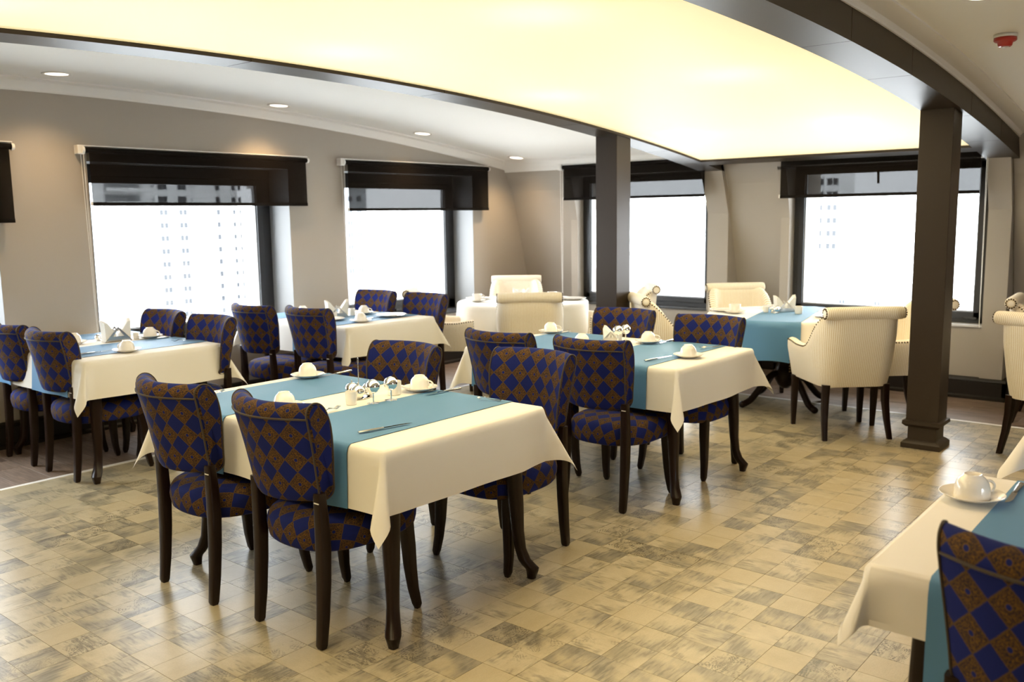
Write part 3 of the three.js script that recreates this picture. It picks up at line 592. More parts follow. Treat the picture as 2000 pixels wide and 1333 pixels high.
// ---------------------------------------------------------------- tableware
function makeSaucer(label, p) {
  const t = mesh('saucer', [lathe([[0, 0.003], [0.028, 0.002], [0.032, 0], [0.036, 0.001], [0.05, 0.005], [0.075, 0.014], [0.087, 0.021], [0.088, 0.0225], [0.086, 0.023], [0.072, 0.0175], [0.05, 0.0095], [0.034, 0.0065], [0, 0.006]], 44)], M.porcelain);
  t.position.set(...p); return tag(t, label, 'saucer', 'white saucers');
}
function makeCup(label, p, turn, upright = false, group = 'white cups turned upside down') {
  const t = thing('cup', label, 'cup', p, turn, group);
  const out = [[0.0475, 0], [0.0485, 0.003], [0.0482, 0.016], [0.0465, 0.032], [0.042, 0.047], [0.034, 0.058], [0.026, 0.064], [0.025, 0.069], [0.022, 0.0695], [0.021, 0.065], [0, 0.066]];
  const inn = [[0, 0.060], [0.03, 0.055], [0.039, 0.045], [0.0435, 0.030], [0.0455, 0.015], [0.046, 0.002], [0.0475, 0]];
  const flip = (pts) => upright ? pts.map(([r, y]) => [r, 0.0695 - y]) : pts;
  mesh('bowl', [lathe(flip(inn), 40), lathe(flip(out), 40)], M.porcelain, t);
  const Y = (y) => upright ? 0.0695 - y : y;
  mesh('handle', [tube([V(0.046, Y(0.014), 0), V(0.060, Y(0.010), 0), V(0.073, Y(0.019), 0), V(0.074, Y(0.031), 0), V(0.062, Y(0.042), 0), V(0.043, Y(0.045), 0)], 0.0042, 24, 8)], M.porcelain, t);
  return t;
}
function makePlate(label, p) {
  const t = mesh('plate', [lathe([[0, 0.004], [0.07, 0.003], [0.075, 0], [0.08, 0.001], [0.1, 0.009], [0.132, 0.017], [0.134, 0.019], [0.131, 0.0195], [0.1, 0.0125], [0.08, 0.0075], [0, 0.007]], 48)], M.porcelain);
  t.position.set(...p); return tag(t, label, 'plate', 'white dinner plates');
}
function makeTinyPot(label, p, r = 0.02, h = 0.05, name = 'toothpick_pot', cat = 'small pot') {
  const t = mesh(name, [lathe([[0, 0], [r * 0.86, 0], [r * 0.92, 0.003], [r, h * 0.5], [r, h - 0.001], [r - 0.0015, h], [r - 0.003, h - 0.001], [r - 0.003, 0.006], [0, 0.005]], 32)], M.porcelain);
  t.position.set(...p); return tag(t, label, cat);
}
// cutlery lies along local -z, handle end at the origin
function makeKnife(label, a, b, y) {
  const L = Math.hypot(b[0] - a[0], b[1] - a[1]), t = thing('table_knife', label, 'knife', [a[0], y, a[1]], Math.atan2(-(b[0] - a[0]), -(b[1] - a[1])), 'table knives');
  const h = 0.46 * L, s = (st) => { const g = sweepY(st.map(([z, w, th]) => [0, z, 0, w, th]), 2.6, 12, 0.8); g.rotateX(-Math.PI / 2); return g; };
  mesh('handle', [s([[0, 0.006, 0.003], [0.006, 0.009, 0.005], [h * 0.5, 0.0085, 0.005], [h, 0.006, 0.0045]]).translate(0, 0.005, 0)], M.steel, t);
  const sh = new THREE.Shape(); sh.moveTo(-0.006, h); sh.lineTo(-0.0085, h + 0.02); sh.lineTo(-0.009, L - 0.04); sh.quadraticCurveTo(-0.007, L - 0.008, 0.006, L); sh.lineTo(0.007, h); sh.closePath();
  const bl = new THREE.ExtrudeGeometry(sh, { depth: 0.0014, bevelEnabled: false, curveSegments: 8 }); bl.rotateX(-Math.PI / 2);
  mesh('blade', [bl.translate(0, 0.0045, 0)], M.chrome, t); return t;
}
function makeFork(label, a, b, y) {
  const L = Math.hypot(b[0] - a[0], b[1] - a[1]), t = thing('table_fork', label, 'fork', [a[0], y, a[1]], Math.atan2(-(b[0] - a[0]), -(b[1] - a[1])), 'table forks');
  const hgt = (z) => 0.004 + 0.010 * smooth(0.35, 0.72, z / L) - 0.008 * smooth(0.72, 0.86, z / L) + 0.008 * smooth(0.86, 1.0, z / L);
  const strip = (f0, f1, wd, off = 0, n = 14) => { const Zs = zs(f0 * L, f1 * L, n); const top = gridGeo(1, n, (i, j) => [V(off + (i ? 1 : -1) * wd(Zs[j] / L), hgt(Zs[j]) + 0.002, -Zs[j]), i, j]); const bot = gridGeo(1, n, (i, j) => [V(off + (i ? 1 : -1) * wd(Zs[j] / L), hgt(Zs[j]), -Zs[j]), i, j], true); const sd = [-1, 1].map((s) => gridGeo(1, n, (i, j) => [V(off + s * wd(Zs[j] / L), hgt(Zs[j]) + (i ? 0.002 : 0), -Zs[j]), i, j], s > 0)); return merge([top, bot, ...sd]); };
  mesh('handle', [strip(0, 0.64, (q) => 0.0085 - 0.006 * smooth(0.1, 0.55, q))], M.steel, t);
  mesh('head', [strip(0.64, 0.78, (q) => 0.0025 + 0.009 * smooth(0.64, 0.72, q)), ...[-1.5, -0.5, 0.5, 1.5].map((k) => strip(0.775, 1, (q) => 0.0016 - 0.0008 * smooth(0.9, 1, q), k * 0.0062, 8))], M.chrome, t);
  return t;
}
function ballShaker(label, p) {
  const t = thing('salt_shaker', label, 'shaker', p, 0, 'round chrome shakers on stems');
  mesh('ball', [new THREE.SphereGeometry(0.0325, 32, 24).translate(0, 0.078, 0)], M.chrome, t);
  mesh('stem', [cyl(V(0, 0.003, 0), V(0, 0.05, 0), 0.004)], M.chrome, t);
  mesh('foot', [lathe([[0, 0], [0.027, 0], [0.028, 0.0015], [0.016, 0.003], [0.004, 0.007], [0, 0.007]], 32)], M.chrome, t);
  return t;
}
function napkinHolder(label, p, turn, size = 1, label2) {
  const t = thing('napkin_holder', label, 'napkin holder', p, turn, 'steel napkin holders');
  const tri = (k, z0) => { const s = new THREE.Shape([[-0.1 * k, 0], [0.1 * k, 0], [0, 0.105 * k]].map((q) => new THREE.Vector2(...q))); const g = s; const h = new THREE.Path([[-0.042 * k, 0.036 * k], [0.0, 0.088 * k], [0.042 * k, 0.036 * k]].map((q) => new THREE.Vector2(...q))); g.holes.push(h); return new THREE.ExtrudeGeometry(g, { depth: 0.002, bevelEnabled: false }).translate(0, 0, z0); };
  for (const z of [-0.028, 0.026]) mesh('side_plate', [tri(size, z)], M.steel, t);
  mesh('base', [box(-0.1 * size, 0.1 * size, 0, 0.003, -0.028, 0.028)], M.steel, t);
  // folded napkins held between the plates: two stacks with points standing up
  for (const s of [-1, 1]) {
    const n = thing('napkin_stack', label2 + (s < 0 ? ', on its left side' : ', on its right side'), 'napkins', p, turn, 'folded white napkins in the holders');
    for (let k = 0; k < 4; k++) { const o = k * 0.004; const sh = new THREE.Shape([[s * 0.012, 0.004], [s * (0.095 - o * 0.6), 0.004], [s * (0.108 - o), 0.155 * size - k * 0.006], [s * (0.085 - o), 0.150 * size - k * 0.005], [s * 0.014, 0.055]].map((q) => new THREE.Vector2(q[0] * size, q[1]))); mesh('napkin', new THREE.ExtrudeGeometry(sh, { depth: 0.0085, bevelEnabled: true, bevelSize: 0.001, bevelThickness: 0.001, bevelSegments: 1 }).translate(0, 0.0, -0.021 + k * 0.0115), M.napkin, n); }
  }
  return t;
}

// ---------------------------------------------------------------- striped armchair with a rolled back
function makeArmchair(label, p, turn) {
  const t = thing('armchair', label, 'armchair', p, turn, 'cream striped armchairs with nailhead trim');
  const U = [], R = 0.15, hx = 0.285, zb = 0.262, zf = -0.315;
  for (let i = 0; i <= 12; i++) U.push([hx + 0.012 * (1 - i / 12), lerp(zf, zb - R, i / 12), 1, 0]);
  for (let i = 1; i <= 8; i++) { const a = i / 8 * Math.PI / 2; U.push([hx - R + R * Math.cos(a), zb - R + R * Math.sin(a), Math.cos(a), Math.sin(a)]); }
  for (let i = 1; i < 8; i++) U.push([lerp(hx - R, -(hx - R), i / 8), zb, 0, 1]);
  for (let i = U.length - 8; i >= 0; i--) U.push([-U[i][0], U[i][1], -U[i][2], U[i][3]]);
  let s = 0; const S = U.map((u, i) => { if (i) s += Math.hypot(u[0] - U[i - 1][0], u[1] - U[i - 1][1]); return s; });
  const top = (z) => z < -0.12 ? 0.645 + 0.02 * smooth(-0.14, -0.315, z) : lerp(0.645, 0.905, smooth(-0.10, 0.232, z) ** 1.9);
  const sec = (h) => [[0.03, 0.372], [0.006, 0.376], [0.0, 0.395], [0.0, 0.5], [0.0, lerp(0.5, h, 0.6)], [0.0, h - 0.03], [0.004, h - 0.012], [0.018, h - 0.001], [0.036, h + 0.002], [0.054, h - 0.003], [0.068, h - 0.018], [0.072, h - 0.05], [0.072, 0.5], [0.072, 0.40], [0.03, 0.372]];
  const pos = (i, j) => { const u = U[i], h = top(u[1]), q = sec(h)[j], lean = 0.045 * smooth(0.42, 0.9, q[1]) * smooth(0.05, 0.26, u[1]), tap = -0.028 * smooth(0.62, 0.37, q[1]); const o = -q[0] + tap + 0.01 * smooth(0.4, 0.6, q[1]); return V(u[0] + u[2] * o, q[1], u[1] + u[3] * o + lean); };
  const n = U.length - 1, K = sec(0.7).length - 1;
  const shell = gridGeo(n, K, (i, j) => [pos(i, j), S[i], sec(top(U[i][1]))[j][1]], true);
  const ends = [0, n].map((i) => { const pts = [...Array(K).keys()].map((j) => pos(i, j)), c = pts.reduce((a, b) => a.add(b), V(0, 0, 0)).multiplyScalar(1 / K); const g = fan(pts, c, i === 0); const P = g.attributes.position, w = g.attributes.uv; for (let k = 0; k < P.count; k++) w.setXY(k, P.getX(k), P.getY(k)); return g; });
  mesh('shell', [toCreasedNormals(merge([shell, ...ends]), 0.8)], M.stripe, t);
  const RY = 0.905, RZ = 0.292, RR = 0.0445, W = 0.272;
  const rp = [[-W - 0.012, 0.0], [-W - 0.010, 0.028], [-W - 0.002, 0.041], [-W + 0.012, RR], ...zs(-W + 0.05, W - 0.05, 8).map((x) => [x, RR + 0.002]), [W - 0.012, RR], [W + 0.002, 0.041], [W + 0.010, 0.028], [W + 0.012, 0.0]];
  const roll = gridGeo(28, rp.length - 1, (i, j) => { const a = i / 28 * Math.PI * 2; return [V(rp[j][0], RY + rp[j][1] * Math.cos(a), RZ + rp[j][1] * Math.sin(a)), rp[j][0], a * RR]; }, true);
  mesh('rolled_top', [roll], M.stripe, t);
  const pad = new RoundedBoxGeometry(0.43, 0.115, 0.53, 4, 0.045); { const P = pad.attributes.position; for (let i = 0; i < P.count; i++) { const x = P.getX(i), y = P.getY(i), z = P.getZ(i); if (y > 0) P.setY(i, y + 0.018 * (1 - (x / 0.215) ** 2) * (1 - (z / 0.265) ** 2)); } pad.computeVertexNormals(); }
  mesh('seat', [worldUV(pad.translate(0, 0.445, -0.065))], M.stripe, t);
  mesh('front_rail', [worldUV(box(-0.24, 0.24, 0.372, 0.43, -0.318, -0.27, 0.012))], M.stripe, t);
  // nailheads: along the outer top edge, down the arm fronts and round the roll ends
  const nails = [], nail = (x, y, z) => nails.push(new THREE.SphereGeometry(0.0066, 6, 4).translate(x, y, z));
  let last = -1; for (let k = 0; k <= 400; k++) { const f = k / 400 * n, i = Math.min(n - 1, Math.floor(f)), a = pos(i, 6), b = pos(i + 1, 6), q = a.lerp(b, f - i); if (Math.abs(q.x) < hx - 0.09 && q.z > 0.1) { last = -1; continue; } if (last === -1 || q.distanceTo(last) > 0.021) { nail(q.x, q.y, q.z); last = q.clone(); } }
  for (const e of [0, n]) for (let y = 0.40; y < 0.64; y += 0.021) { const u = U[e], q = pos(e, 3); nail(q.x - u[2] * 0.004, y, u[1] - 0.001); }
  for (const sx of [-1, 1]) for (let k = 0; k < 13; k++) { const a = k / 13 * Math.PI * 2; nail(sx * (W + 0.009), RY + 0.034 * Math.cos(a), RZ + 0.034 * Math.sin(a)); }
  mesh('nailhead_trim', nails, M.nail, t).userData.kind = 'stuff';
  for (const x of [-1, 1]) {
    mesh('leg', [sweepY([[x * 0.255, 0.385, -0.275, 0.025, 0.025], [x * 0.257, 0.2, -0.28, 0.021, 0.021], [x * 0.258, 0.0, -0.285, 0.015, 0.015]], 7)], M.wood, t);
    mesh('leg', [sweepY([[x * 0.215, 0.39, 0.195, 0.025, 0.024], [x * 0.219, 0.26, 0.195, 0.023, 0.023], [x * 0.226, 0.14, 0.212, 0.020, 0.020], [x * 0.235, 0.0, 0.25, 0.016, 0.016]], 7)], M.wood, t);
  }
  return t;
}

// round pedestal table with a square cloth falling in folds
function roundTable(label, clothLabel, x, z, r, theta, S, mat, ph) {
  const t = thing('round_table', label, 'table', [x, 0, z], theta, 'round pedestal tables');
  mesh('tabletop', [lathe([[0, 0.735], [r - 0.012, 0.735], [r - 0.003, 0.742], [r - 0.003, 0.757], [r - 0.012, 0.763], [0, 0.763]], 56)], M.wood, t);
  mesh('pedestal', [lathe([[0, 0.74], [0.16, 0.735], [0.15, 0.70], [0.07, 0.66], [0.055, 0.6], [0.075, 0.52], [0.085, 0.46], [0.07, 0.40], [0.055, 0.36], [0.075, 0.32], [0.09, 0.27], [0.085, 0.22], [0.06, 0.17], [0.03, 0.14], [0, 0.135]], 36)], M.wood, t);
  for (let k = 0; k < 4; k++) {
    const a = k * Math.PI / 2 + Math.PI / 4, c = Math.cos(a), s = Math.sin(a), P = [[0.05, 0.27, 0.034], [0.12, 0.26, 0.032], [0.20, 0.20, 0.028], [0.27, 0.12, 0.026], [0.33, 0.06, 0.025], [0.385, 0.034, 0.028], [0.41, 0.028, 0.026]];
    const curve = new THREE.CatmullRomCurve3(P.map((q) => V(q[0] * c, q[1], q[0] * s))), g = new THREE.TubeGeometry(curve, 30, 0.028, 8, false);
    mesh('foot', [g, new THREE.SphereGeometry(0.029, 14, 10).translate(0.405 * c, 0.029, 0.405 * s)], M.wood, t);
  }
  const cl = thing('tablecloth', clothLabel, 'tablecloth', [x, 0, z], theta, 'cloths on the round tables');
  const geo = clothShape(r, S, ph), NT = 180, Q = [0, 0.02, 0.05, 0.1, 0.2, 0.35, 0.5, 0.65, 0.8, 0.92, 1];
  const skirt = gridGeo(NT, Q.length - 1, (i, j) => { const v = geo.hang((i % NT) / NT * Math.PI * 2, Q[j], 0); return [v, i * 0.03, v.y]; }, true);
  mesh('cloth', [toCreasedNormals(merge([skirt, fan([...Array(NT).keys()].map((i) => geo.hang(i / NT * Math.PI * 2, 0, 0)), V(0, TOP, 0), true)]), 1.0)], mat, cl);
  mesh('hem', [gridGeo(NT, 1, (i, j) => { const v = geo.hang((i % NT) / NT * Math.PI * 2, j ? 1 : 0.93, 0.0018); return [v, i * 0.03, v.y]; }, true)], mat, cl);
  return geo;
}
function clothShape(r, S, ph) {
  const re = 0.016;
  const drop = (a) => Math.min(S / Math.max(Math.abs(Math.cos(a)), Math.abs(Math.sin(a))), S * 1.30) - r;
  const place = (a, rho, f, out) => {
    const k = Math.min(rho / re, Math.PI / 2), corner = Math.abs(Math.sin(2 * a)) ** 2;
    const fold = f * (0.014 + 0.020 * corner + (0.010 + 0.024 * corner) * Math.sin(a * 12 + ph + 1.2 * Math.sin(a * 2 + ph)));
    const R = r - re + re * Math.sin(k) + out + fold, y = TOP - re * (1 - Math.cos(k)) - Math.max(0, rho - re * Math.PI / 2);
    return V(R * Math.cos(a), y, R * Math.sin(a));
  };
  return { r, hang: (a, q, out) => place(a, q * drop(a), q, out), strip: (a, rho, out) => place(a, rho, Math.min(1, rho / drop(a)) * 0.6 + 0.0, out) };
}
function roundRunner(label, geo, x, z, turn, half, drop) {
  const NX = 16, NV = 60, L = geo.r + drop, m = new THREE.Mesh(), dy = 0.003;
  const pt = (i, j) => { const u = lerp(-half, half, i / NX), v = lerp(L, -L, j / NV), edge = Math.sqrt(geo.r ** 2 - u * u) - 0.008, over = Math.abs(v) - edge; if (over <= 0) return V(u, TOP + dy, v); const a = Math.atan2(Math.sign(v) * edge, u), p = geo.strip(a, Math.min(over, drop + geo.r - edge), 0.022); p.y += dy; p.x = lerp(p.x, u * 1.02, 0.8); return p; };
  const g = gridGeo(NX, NV, (i, j) => { const v = pt(i, j); return [v, v.x, v.z + v.y]; }, false);
  const o = mesh('table_runner', [g], M.runner); o.position.set(x, 0, z); o.rotation.y = turn;
  return tag(o, label, 'table runner', 'blue table runners');
}

// ---------------------------------------------------------------- the rectangular tables and everything on them
const T1 = [-3.925, -2.395, -3.075, -2.145];
const shift = (dx, dz) => [T1[0] + dx, T1[1] + dx, T1[2] + dz, T1[3] + dz];
const legsOf = (dx, dz, lx = -3.745) => [[lx + dx, -2.17 + dz, -1, 1], [-2.395 + dx, -2.165 + dz, 1, 1], [lx + dx, -3.005 + dz, -1, -1], [-2.395 + dx, -3.005 + dz, 1, -1]];
const sets = [
  { d: [0, 0], drop: 0.262, ph: 0.4, table: 'rectangular table in the foreground centre, chrome cruet set on it', cloth: 'cream tablecloth under the chrome cruet set, foreground centre table', r: ['blue runner on the foreground centre table, left of the cruet set', 'blue runner on the foreground centre table, nearest its right hanging corner'] },
  { d: [0, -2.13], drop: 0.258, ph: 2.0, table: 'rectangular table behind the centre one, two chrome balls and steel holder on it', cloth: 'cream tablecloth on the table with two chrome balls, in front of the right column', r: ['blue runner left of the two chrome balls, second centre table', 'blue runner on the second centre table, right of the two chrome balls'] },
  { d: [-3.03, -0.345], drop: 0.255, ph: 3.3, table: 'rectangular table by the left window with a triangular steel napkin holder', cloth: 'cream tablecloth on the left table with the triangular steel napkin holder', r: ['blue runner on the left table, between napkin holder and left wall', 'blue runner on the left table, on the room side of the napkin holder'] },
  { d: [-2.99, -2.36], drop: 0.255, ph: 5.1, table: 'rectangular table between the two left windows, large white plates on it', cloth: 'cream tablecloth with large white plates, table between the two left windows', r: ['blue runner under the far large plate, against the wall between the windows', 'blue runner under the near large plate, table between the left windows'] },
  { d: [3.27, 0.01], drop: 0.168, rd: 0.31, ph: 4.4, lx: -3.875, table: 'rectangular table cut off by the lower right edge of the photo', cloth: 'white tablecloth of the table in the lower right corner', r: ['blue runner in the lower right corner under a knife and saucer', null] },
  { d: [3.27, -2.13], drop: 0.27, flare: 1.6, ph: 0.9, table: 'rectangular table mostly outside the right edge, behind the lower right table', cloth: 'cream tablecloth corner hanging at the right edge, above the lower right table', r: [null, null] },
];
for (const s of sets) {
  const [xa, x1, z0, z1] = shift(...s.d), x0 = Math.max(xa, XA + 0.085);
  makeTable(s.table, x0, x1, z0, z1, legsOf(s.d[0], s.d[1], s.lx ?? -3.745 + Math.max(0, x0 - xa)));
  const c = makeCloth(s.cloth, x0, x1, z0, z1, s.drop, s.ph, s.flare);
  if (s.r[0]) makeRunner(s.r[0], c, Math.max(x0 + 0.02, -3.855 + s.d[0] + (s.lx ? 0.06 : 0)), -3.37 + s.d[0] + (s.lx ? 0.05 : 0), s.rd ?? s.drop + 0.012);
  if (s.r[1]) makeRunner(s.r[1], c, -3.04 + s.d[0], -2.56 + s.d[0], s.drop + 0.004);
}

// dining chairs
const PI = Math.PI;
const chairs = [
  [-3.475, -2.19, 0.0, 'blue diamond chair seen from behind at the foreground table, the left one'],
  [-2.80, -2.22, 0.0, 'blue diamond chair seen from behind in the foreground, nearest the camera at centre'],
  [-3.43, -3.02, PI, 'blue diamond chair facing the camera behind the chrome cruet set'],
  [-2.71, -3.195, PI, 'blue diamond chair facing the camera, at the right end of the foreground table'],
  [-3.375, -4.18, 0.0, 'blue diamond chair from behind at the second table, left one, before the cream armchair'],
  [-2.75, -4.22, 0.0, 'blue diamond chair from behind at the second table, its whole seat visible'],
  [-3.41, -5.12, PI, 'blue diamond chair facing the camera at the foot of the left column'],
  [-2.71, -5.04, PI, 'blue diamond chair facing the camera, in front of the blue draped round table'],
  [-6.37, -2.675, 0.0, 'blue diamond chair from behind, cut by the left edge of the photo'],
  [-5.755, -2.675, 0.0, 'blue diamond chair from behind at the left table, second from the left edge'],
  [-6.24, -3.25, PI, 'blue diamond chair facing the camera against the left window, the left one'],
  [-5.58, -3.235, PI, 'blue diamond chair facing the camera, right one beyond the left napkin holder table'],
  [-6.07, -4.36, 0.0, 'blue diamond chair from behind before the left window frame, back middle table'],
  [-5.50, -4.46, 0.0, 'blue diamond chair from behind before the wall between the left windows'],
  [-6.22, -5.33, PI, 'blue diamond chair facing the camera against the middle window, the left one'],
  [-5.58, -5.33, PI, 'blue diamond chair facing the camera against the middle window, the right one'],
  [-0.245, -2.23, 0.0, 'blue diamond chair back cut off in the lower right corner'],
];
const chair0 = makeChair(chairs[0][3], [chairs[0][0], 0, chairs[0][1]], chairs[0][2]);
chairs.slice(1).forEach(([x, z, a, l]) => copy(chair0, l, [x, 0, z], a));

// place settings
const ON = TOP + 0.0008, ONR = TOP + 0.004;
const settings = [ // x, z, handle turn, saucer label, cup label
  [-3.84, -2.93, 2.4, 'white saucer at the far left corner of the foreground table', 'upturned white cup at the far left corner of the foreground table'],
  [-3.09, -3.02, 2.9, 'white saucer right of the chrome shakers on the foreground table', 'upturned white cup right of the chrome shakers on the foreground table'],
  [-3.28, -2.37, 0.6, 'white saucer hidden behind the nearest chair back', 'upturned white cup showing over the back of the nearest chair'],
  [-3.87, -5.10, 2.6, 'white saucer at the far left corner of the second table', 'upturned white cup on the second table, before the cream armchair'],
  [-3.03, -5.04, 2.4, 'white saucer right of the two chrome balls, second table', 'upturned white cup right of the two chrome balls, second table'],
  [-2.53, -4.66, 0.9, 'white saucer at the right edge of the second table', 'upturned white cup at the right edge of the second table'],
  [-3.33, -4.72, 0.5, 'white saucer behind a chair back on the second table', 'upturned white cup just showing over a chair back, second table'],
  [-6.25, -2.81, -0.4, 'white saucer at the wall side of the left table, beside the chair back', 'upturned white cup at the left end of the left table'],
  [-5.58, -2.84, -0.3, 'white saucer on the left table, nearest the camera', 'upturned white cup on the left table, in front of the napkin holder'],
  [-6.11, -3.29, 2.6, 'white saucer on the left table, right of the small pot', 'upturned white cup on the left table, right of the small pot'],
  [-5.57, -4.80, 0.2, 'white saucer on the plates table, nearest the camera', 'upturned white cup on the plates table, nearest the camera'],
  [-6.01, -5.22, 2.7, 'white saucer on the plates table, before the middle window chair', 'upturned white cup before the middle window chair, plates table'],
  [-6.45, -4.90, 0.4, 'white saucer at the wall end of the plates table', 'upturned white cup at the wall end of the plates table'],
  [-0.588, -2.775, 2.2, 'white saucer at the lower right, half on the blue runner', 'large upturned white cup at the lower right'],
];
{
  const c0 = makeCup(settings[0][4], [settings[0][0], ON + 0.0085, settings[0][1]], settings[0][2]), s0 = makeSaucer(settings[0][3], [settings[0][0], ON, settings[0][1]]);
  settings.slice(1).forEach(([x, z, a, sl, cl], i) => { const lift = i === 12 ? 0.0036 : 0; copy(s0, sl, [x, ON + lift, z]); copy(c0, cl, [x, ON + 0.0085 + lift, z], a); });
}
const knives = [
  [[-2.65, -2.25], [-2.60, -2.49], 'table knife at the near right edge of the foreground table'],
  [[-2.95, -3.16], [-2.972, -2.93], 'table knife on the blue runner, far right of the foreground table'],
  [[-3.79, -3.185], [-3.775, -2.95], 'table knife beside the far left saucer, foreground table'],
  [[-2.655, -4.38], [-2.62, -4.62], 'table knife leading to the right edge saucer of the second table'],
  [[-2.955, -5.24], [-2.945, -5.02], 'table knife on the far right runner of the second table'],
  [[-3.79, -5.22], [-3.785, -4.99], 'table knife beside the far left saucer, second table'],
  [[-5.70, -2.59], [-5.69, -2.80], 'table knife on the near runner edge of the left table'],
  [[-6.00, -3.37], [-5.99, -3.17], 'table knife on the far runner of the left table'],
  [[-5.66, -4.92], [-5.69, -5.14], 'table knife behind the near saucer of the plates table'],
  [[-0.505, -3.02], [-0.50, -2.79], 'table knife with a shiny handle on the lower right blue runner'],
];
knives.forEach(([a, b, l]) => makeKnife(l, a, b, ONR));
const forks = [
  [[-3.03, -2.30], [-3.07, -2.505], 'table fork between the two runners at the near side, foreground table'],
  [[-2.60, -3.17], [-2.71, -3.01].map((v) => v), 'table fork at the right corner of the foreground table'],
  [[-3.835, -2.23], [-3.825, -2.42], 'table fork beside the left chair back, foreground table'],
  [[-2.575, -5.15], [-2.62, -4.97], 'table fork at the far right corner of the second table'],
  [[-6.04, -2.60], [-6.12, -2.80], 'table fork before the left saucer on the left table'],
  [[-5.66, -3.40], [-5.74, -3.24], 'table fork at the far right corner of the left table'],
  [[-0.50, -2.16], [-0.51, -2.33], 'table fork just over the chair back at the lower right'],
];
forks.forEach(([a, b, l]) => makeFork(l, a[1] < -3.06 && a[1] > -3.3 ? [a[0], -3.05] : a, b, ONR));

// chrome cruet set with a tall carrying rod, two stemmed shakers and two white pots
{
  const t = thing('cruet_set', 'chrome cruet set of three round jars around a tall rod', 'cruet set', [-3.205, ON, -2.735]);
  mesh('rod', [cyl(V(0, 0.004, 0), V(0, 0.165, 0), 0.0022, 0.0022, 10), cyl(V(0, 0.165, 0), V(0, 0.188, 0), 0.0042, 0.0038, 12)], M.steel, t);
  mesh('base', [lathe([[0, 0], [0.05, 0], [0.052, 0.002], [0.05, 0.004], [0, 0.004]], 36)], M.chrome, t);
  for (const [x, z] of [[0.030, 0.032], [-0.042, 0.006], [0.020, -0.044]]) {
    const j = mesh('jar', [new THREE.SphereGeometry(0.0325, 32, 24).translate(x, 0.036, z)], M.chrome, t);
    mesh('knob', [cyl(V(x, 0.066, z), V(x, 0.080, z), 0.0034, 0.0028, 10)], M.steel, j);
  }
  const s0 = ballShaker('chrome ball shaker on a stem, left of the pair on the foreground table', [-3.05, ON, -2.685]);
  copy(s0, 'chrome ball shaker on a stem, right of the pair on the foreground table', [-3.04, ON, -2.785]);
  copy(s0, 'left one of the two chrome balls on the second table', [-3.225, ON, -4.98]);
  copy(s0, 'right one of the two chrome balls on the second table', [-3.215, ON, -5.06]);
  makeTinyPot('small white pot beside the cruet set, nearest the camera', [-3.113, ON, -2.61], 0.026, 0.062);
  makeTinyPot('white sugar pot standing behind the right chrome shaker', [-3.125, ON, -2.885], 0.034, 0.066, 'sugar_pot', 'pot');
}
napkinHolder('steel napkin holder seen edge-on on the second table', [-3.30, ON, -5.03], 0.15, 0.62, 'folded white napkins on the second table');
napkinHolder('triangular steel napkin holder facing the camera on the left table', [-6.16, ON, -3.07], PI / 2, 1.0, 'folded white napkins on the left table');
napkinHolder('steel napkin holder on the table between the left windows', [-6.04, ON, -4.95], PI / 2 - 0.35, 0.95, 'folded white napkins on the plates table');
{
  const t = thing('cruet_set', 'small chrome cruet half hidden left of the left table napkin holder', 'cruet set', [-6.28, ON, -3.02]);
  mesh('stand', [lathe([[0, 0], [0.035, 0], [0.036, 0.002], [0.004, 0.004], [0.003, 0.10], [0, 0.104]], 24)], M.chrome, t);
  for (const z of [-0.028, 0.028]) mesh('jar', [new THREE.SphereGeometry(0.022, 24, 18).translate(0, 0.026, z)], M.chrome, t);
}
makeTinyPot('small white pot right of the napkin holder on the left table', [-6.15, ON, -3.205], 0.019, 0.046);
makeTinyPot('small white pot in front of the napkins, plates table', [-5.985, ON, -4.875], 0.020, 0.048);
makeTinyPot('white sugar pot right of the napkins, plates table', [-6.03, ON, -5.10], 0.028, 0.062, 'sugar_pot', 'pot');
const plate0 = makePlate('large white plate nearest the camera on the table between the left windows', [-5.90, ON, -4.74]);
copy(plate0, 'large white plate at the far right corner of the plates table', [-5.66, ONR, -5.22]);

// ---------------------------------------------------------------- round tables with cream armchairs
const A6 = [-3.0, -7.2, 0.65], A7 = [-5.62, -6.95, 0.65];
const g6 = roundTable('round pedestal table under the blue drape beside the right column', 'cream cloth under the broad blue drape, round table', A6[0], A6[1], A6[2], 0.22, 0.90, M.cloth, 1.0);
roundRunner('broad blue runner draped over the far round table', g6, A6[0], A6[1], 0.22, 0.215, 0.30);
roundTable('round table in the room corner under an all white cloth', 'white cloth in soft folds on the corner round table', A7[0], A7[1], A7[2], 0.68, 0.905, M.whiteCloth, 2.6);
const armchairs = [
  [-2.27, -6.515, 0.755, 'cream striped armchair from behind beside the right column, nearest one'],
  [-3.60, -7.68, 0.755 + PI, 'cream armchair facing the camera between the two far windows'],
  [-3.75, -6.62, -0.785, 'cream armchair in profile just right of the left column'],
  [-2.12, -7.22, 2.30, 'cream armchair mostly hidden behind the right column'],
  [-4.99, -6.27, 0.67, 'cream striped armchair from behind at the white corner table'],
  [-6.18, -7.53, 0.67 + PI, 'cream armchair facing the camera in the room corner'],
  [-4.69, -7.31, 2.243, 'pale armchair in profile against the far left window, right of the column'],
  [-5.92, -6.10, -0.899, 'cream armchair at the left of the corner table, partly behind blue chairs'],
  [-0.92, -6.66, -0.41, 'cream striped armchair cut by the right edge of the photo'],
  [-1.13, -7.80, -1.50, 'farther cream armchair at the right edge, only its scroll showing'],
];
const arm0 = makeArmchair(armchairs[0][3], [armchairs[0][0], 0, armchairs[0][1]], armchairs[0][2]);
armchairs.slice(1).forEach(([x, z, a, l]) => copy(arm0, l, [x, 0, z], a));
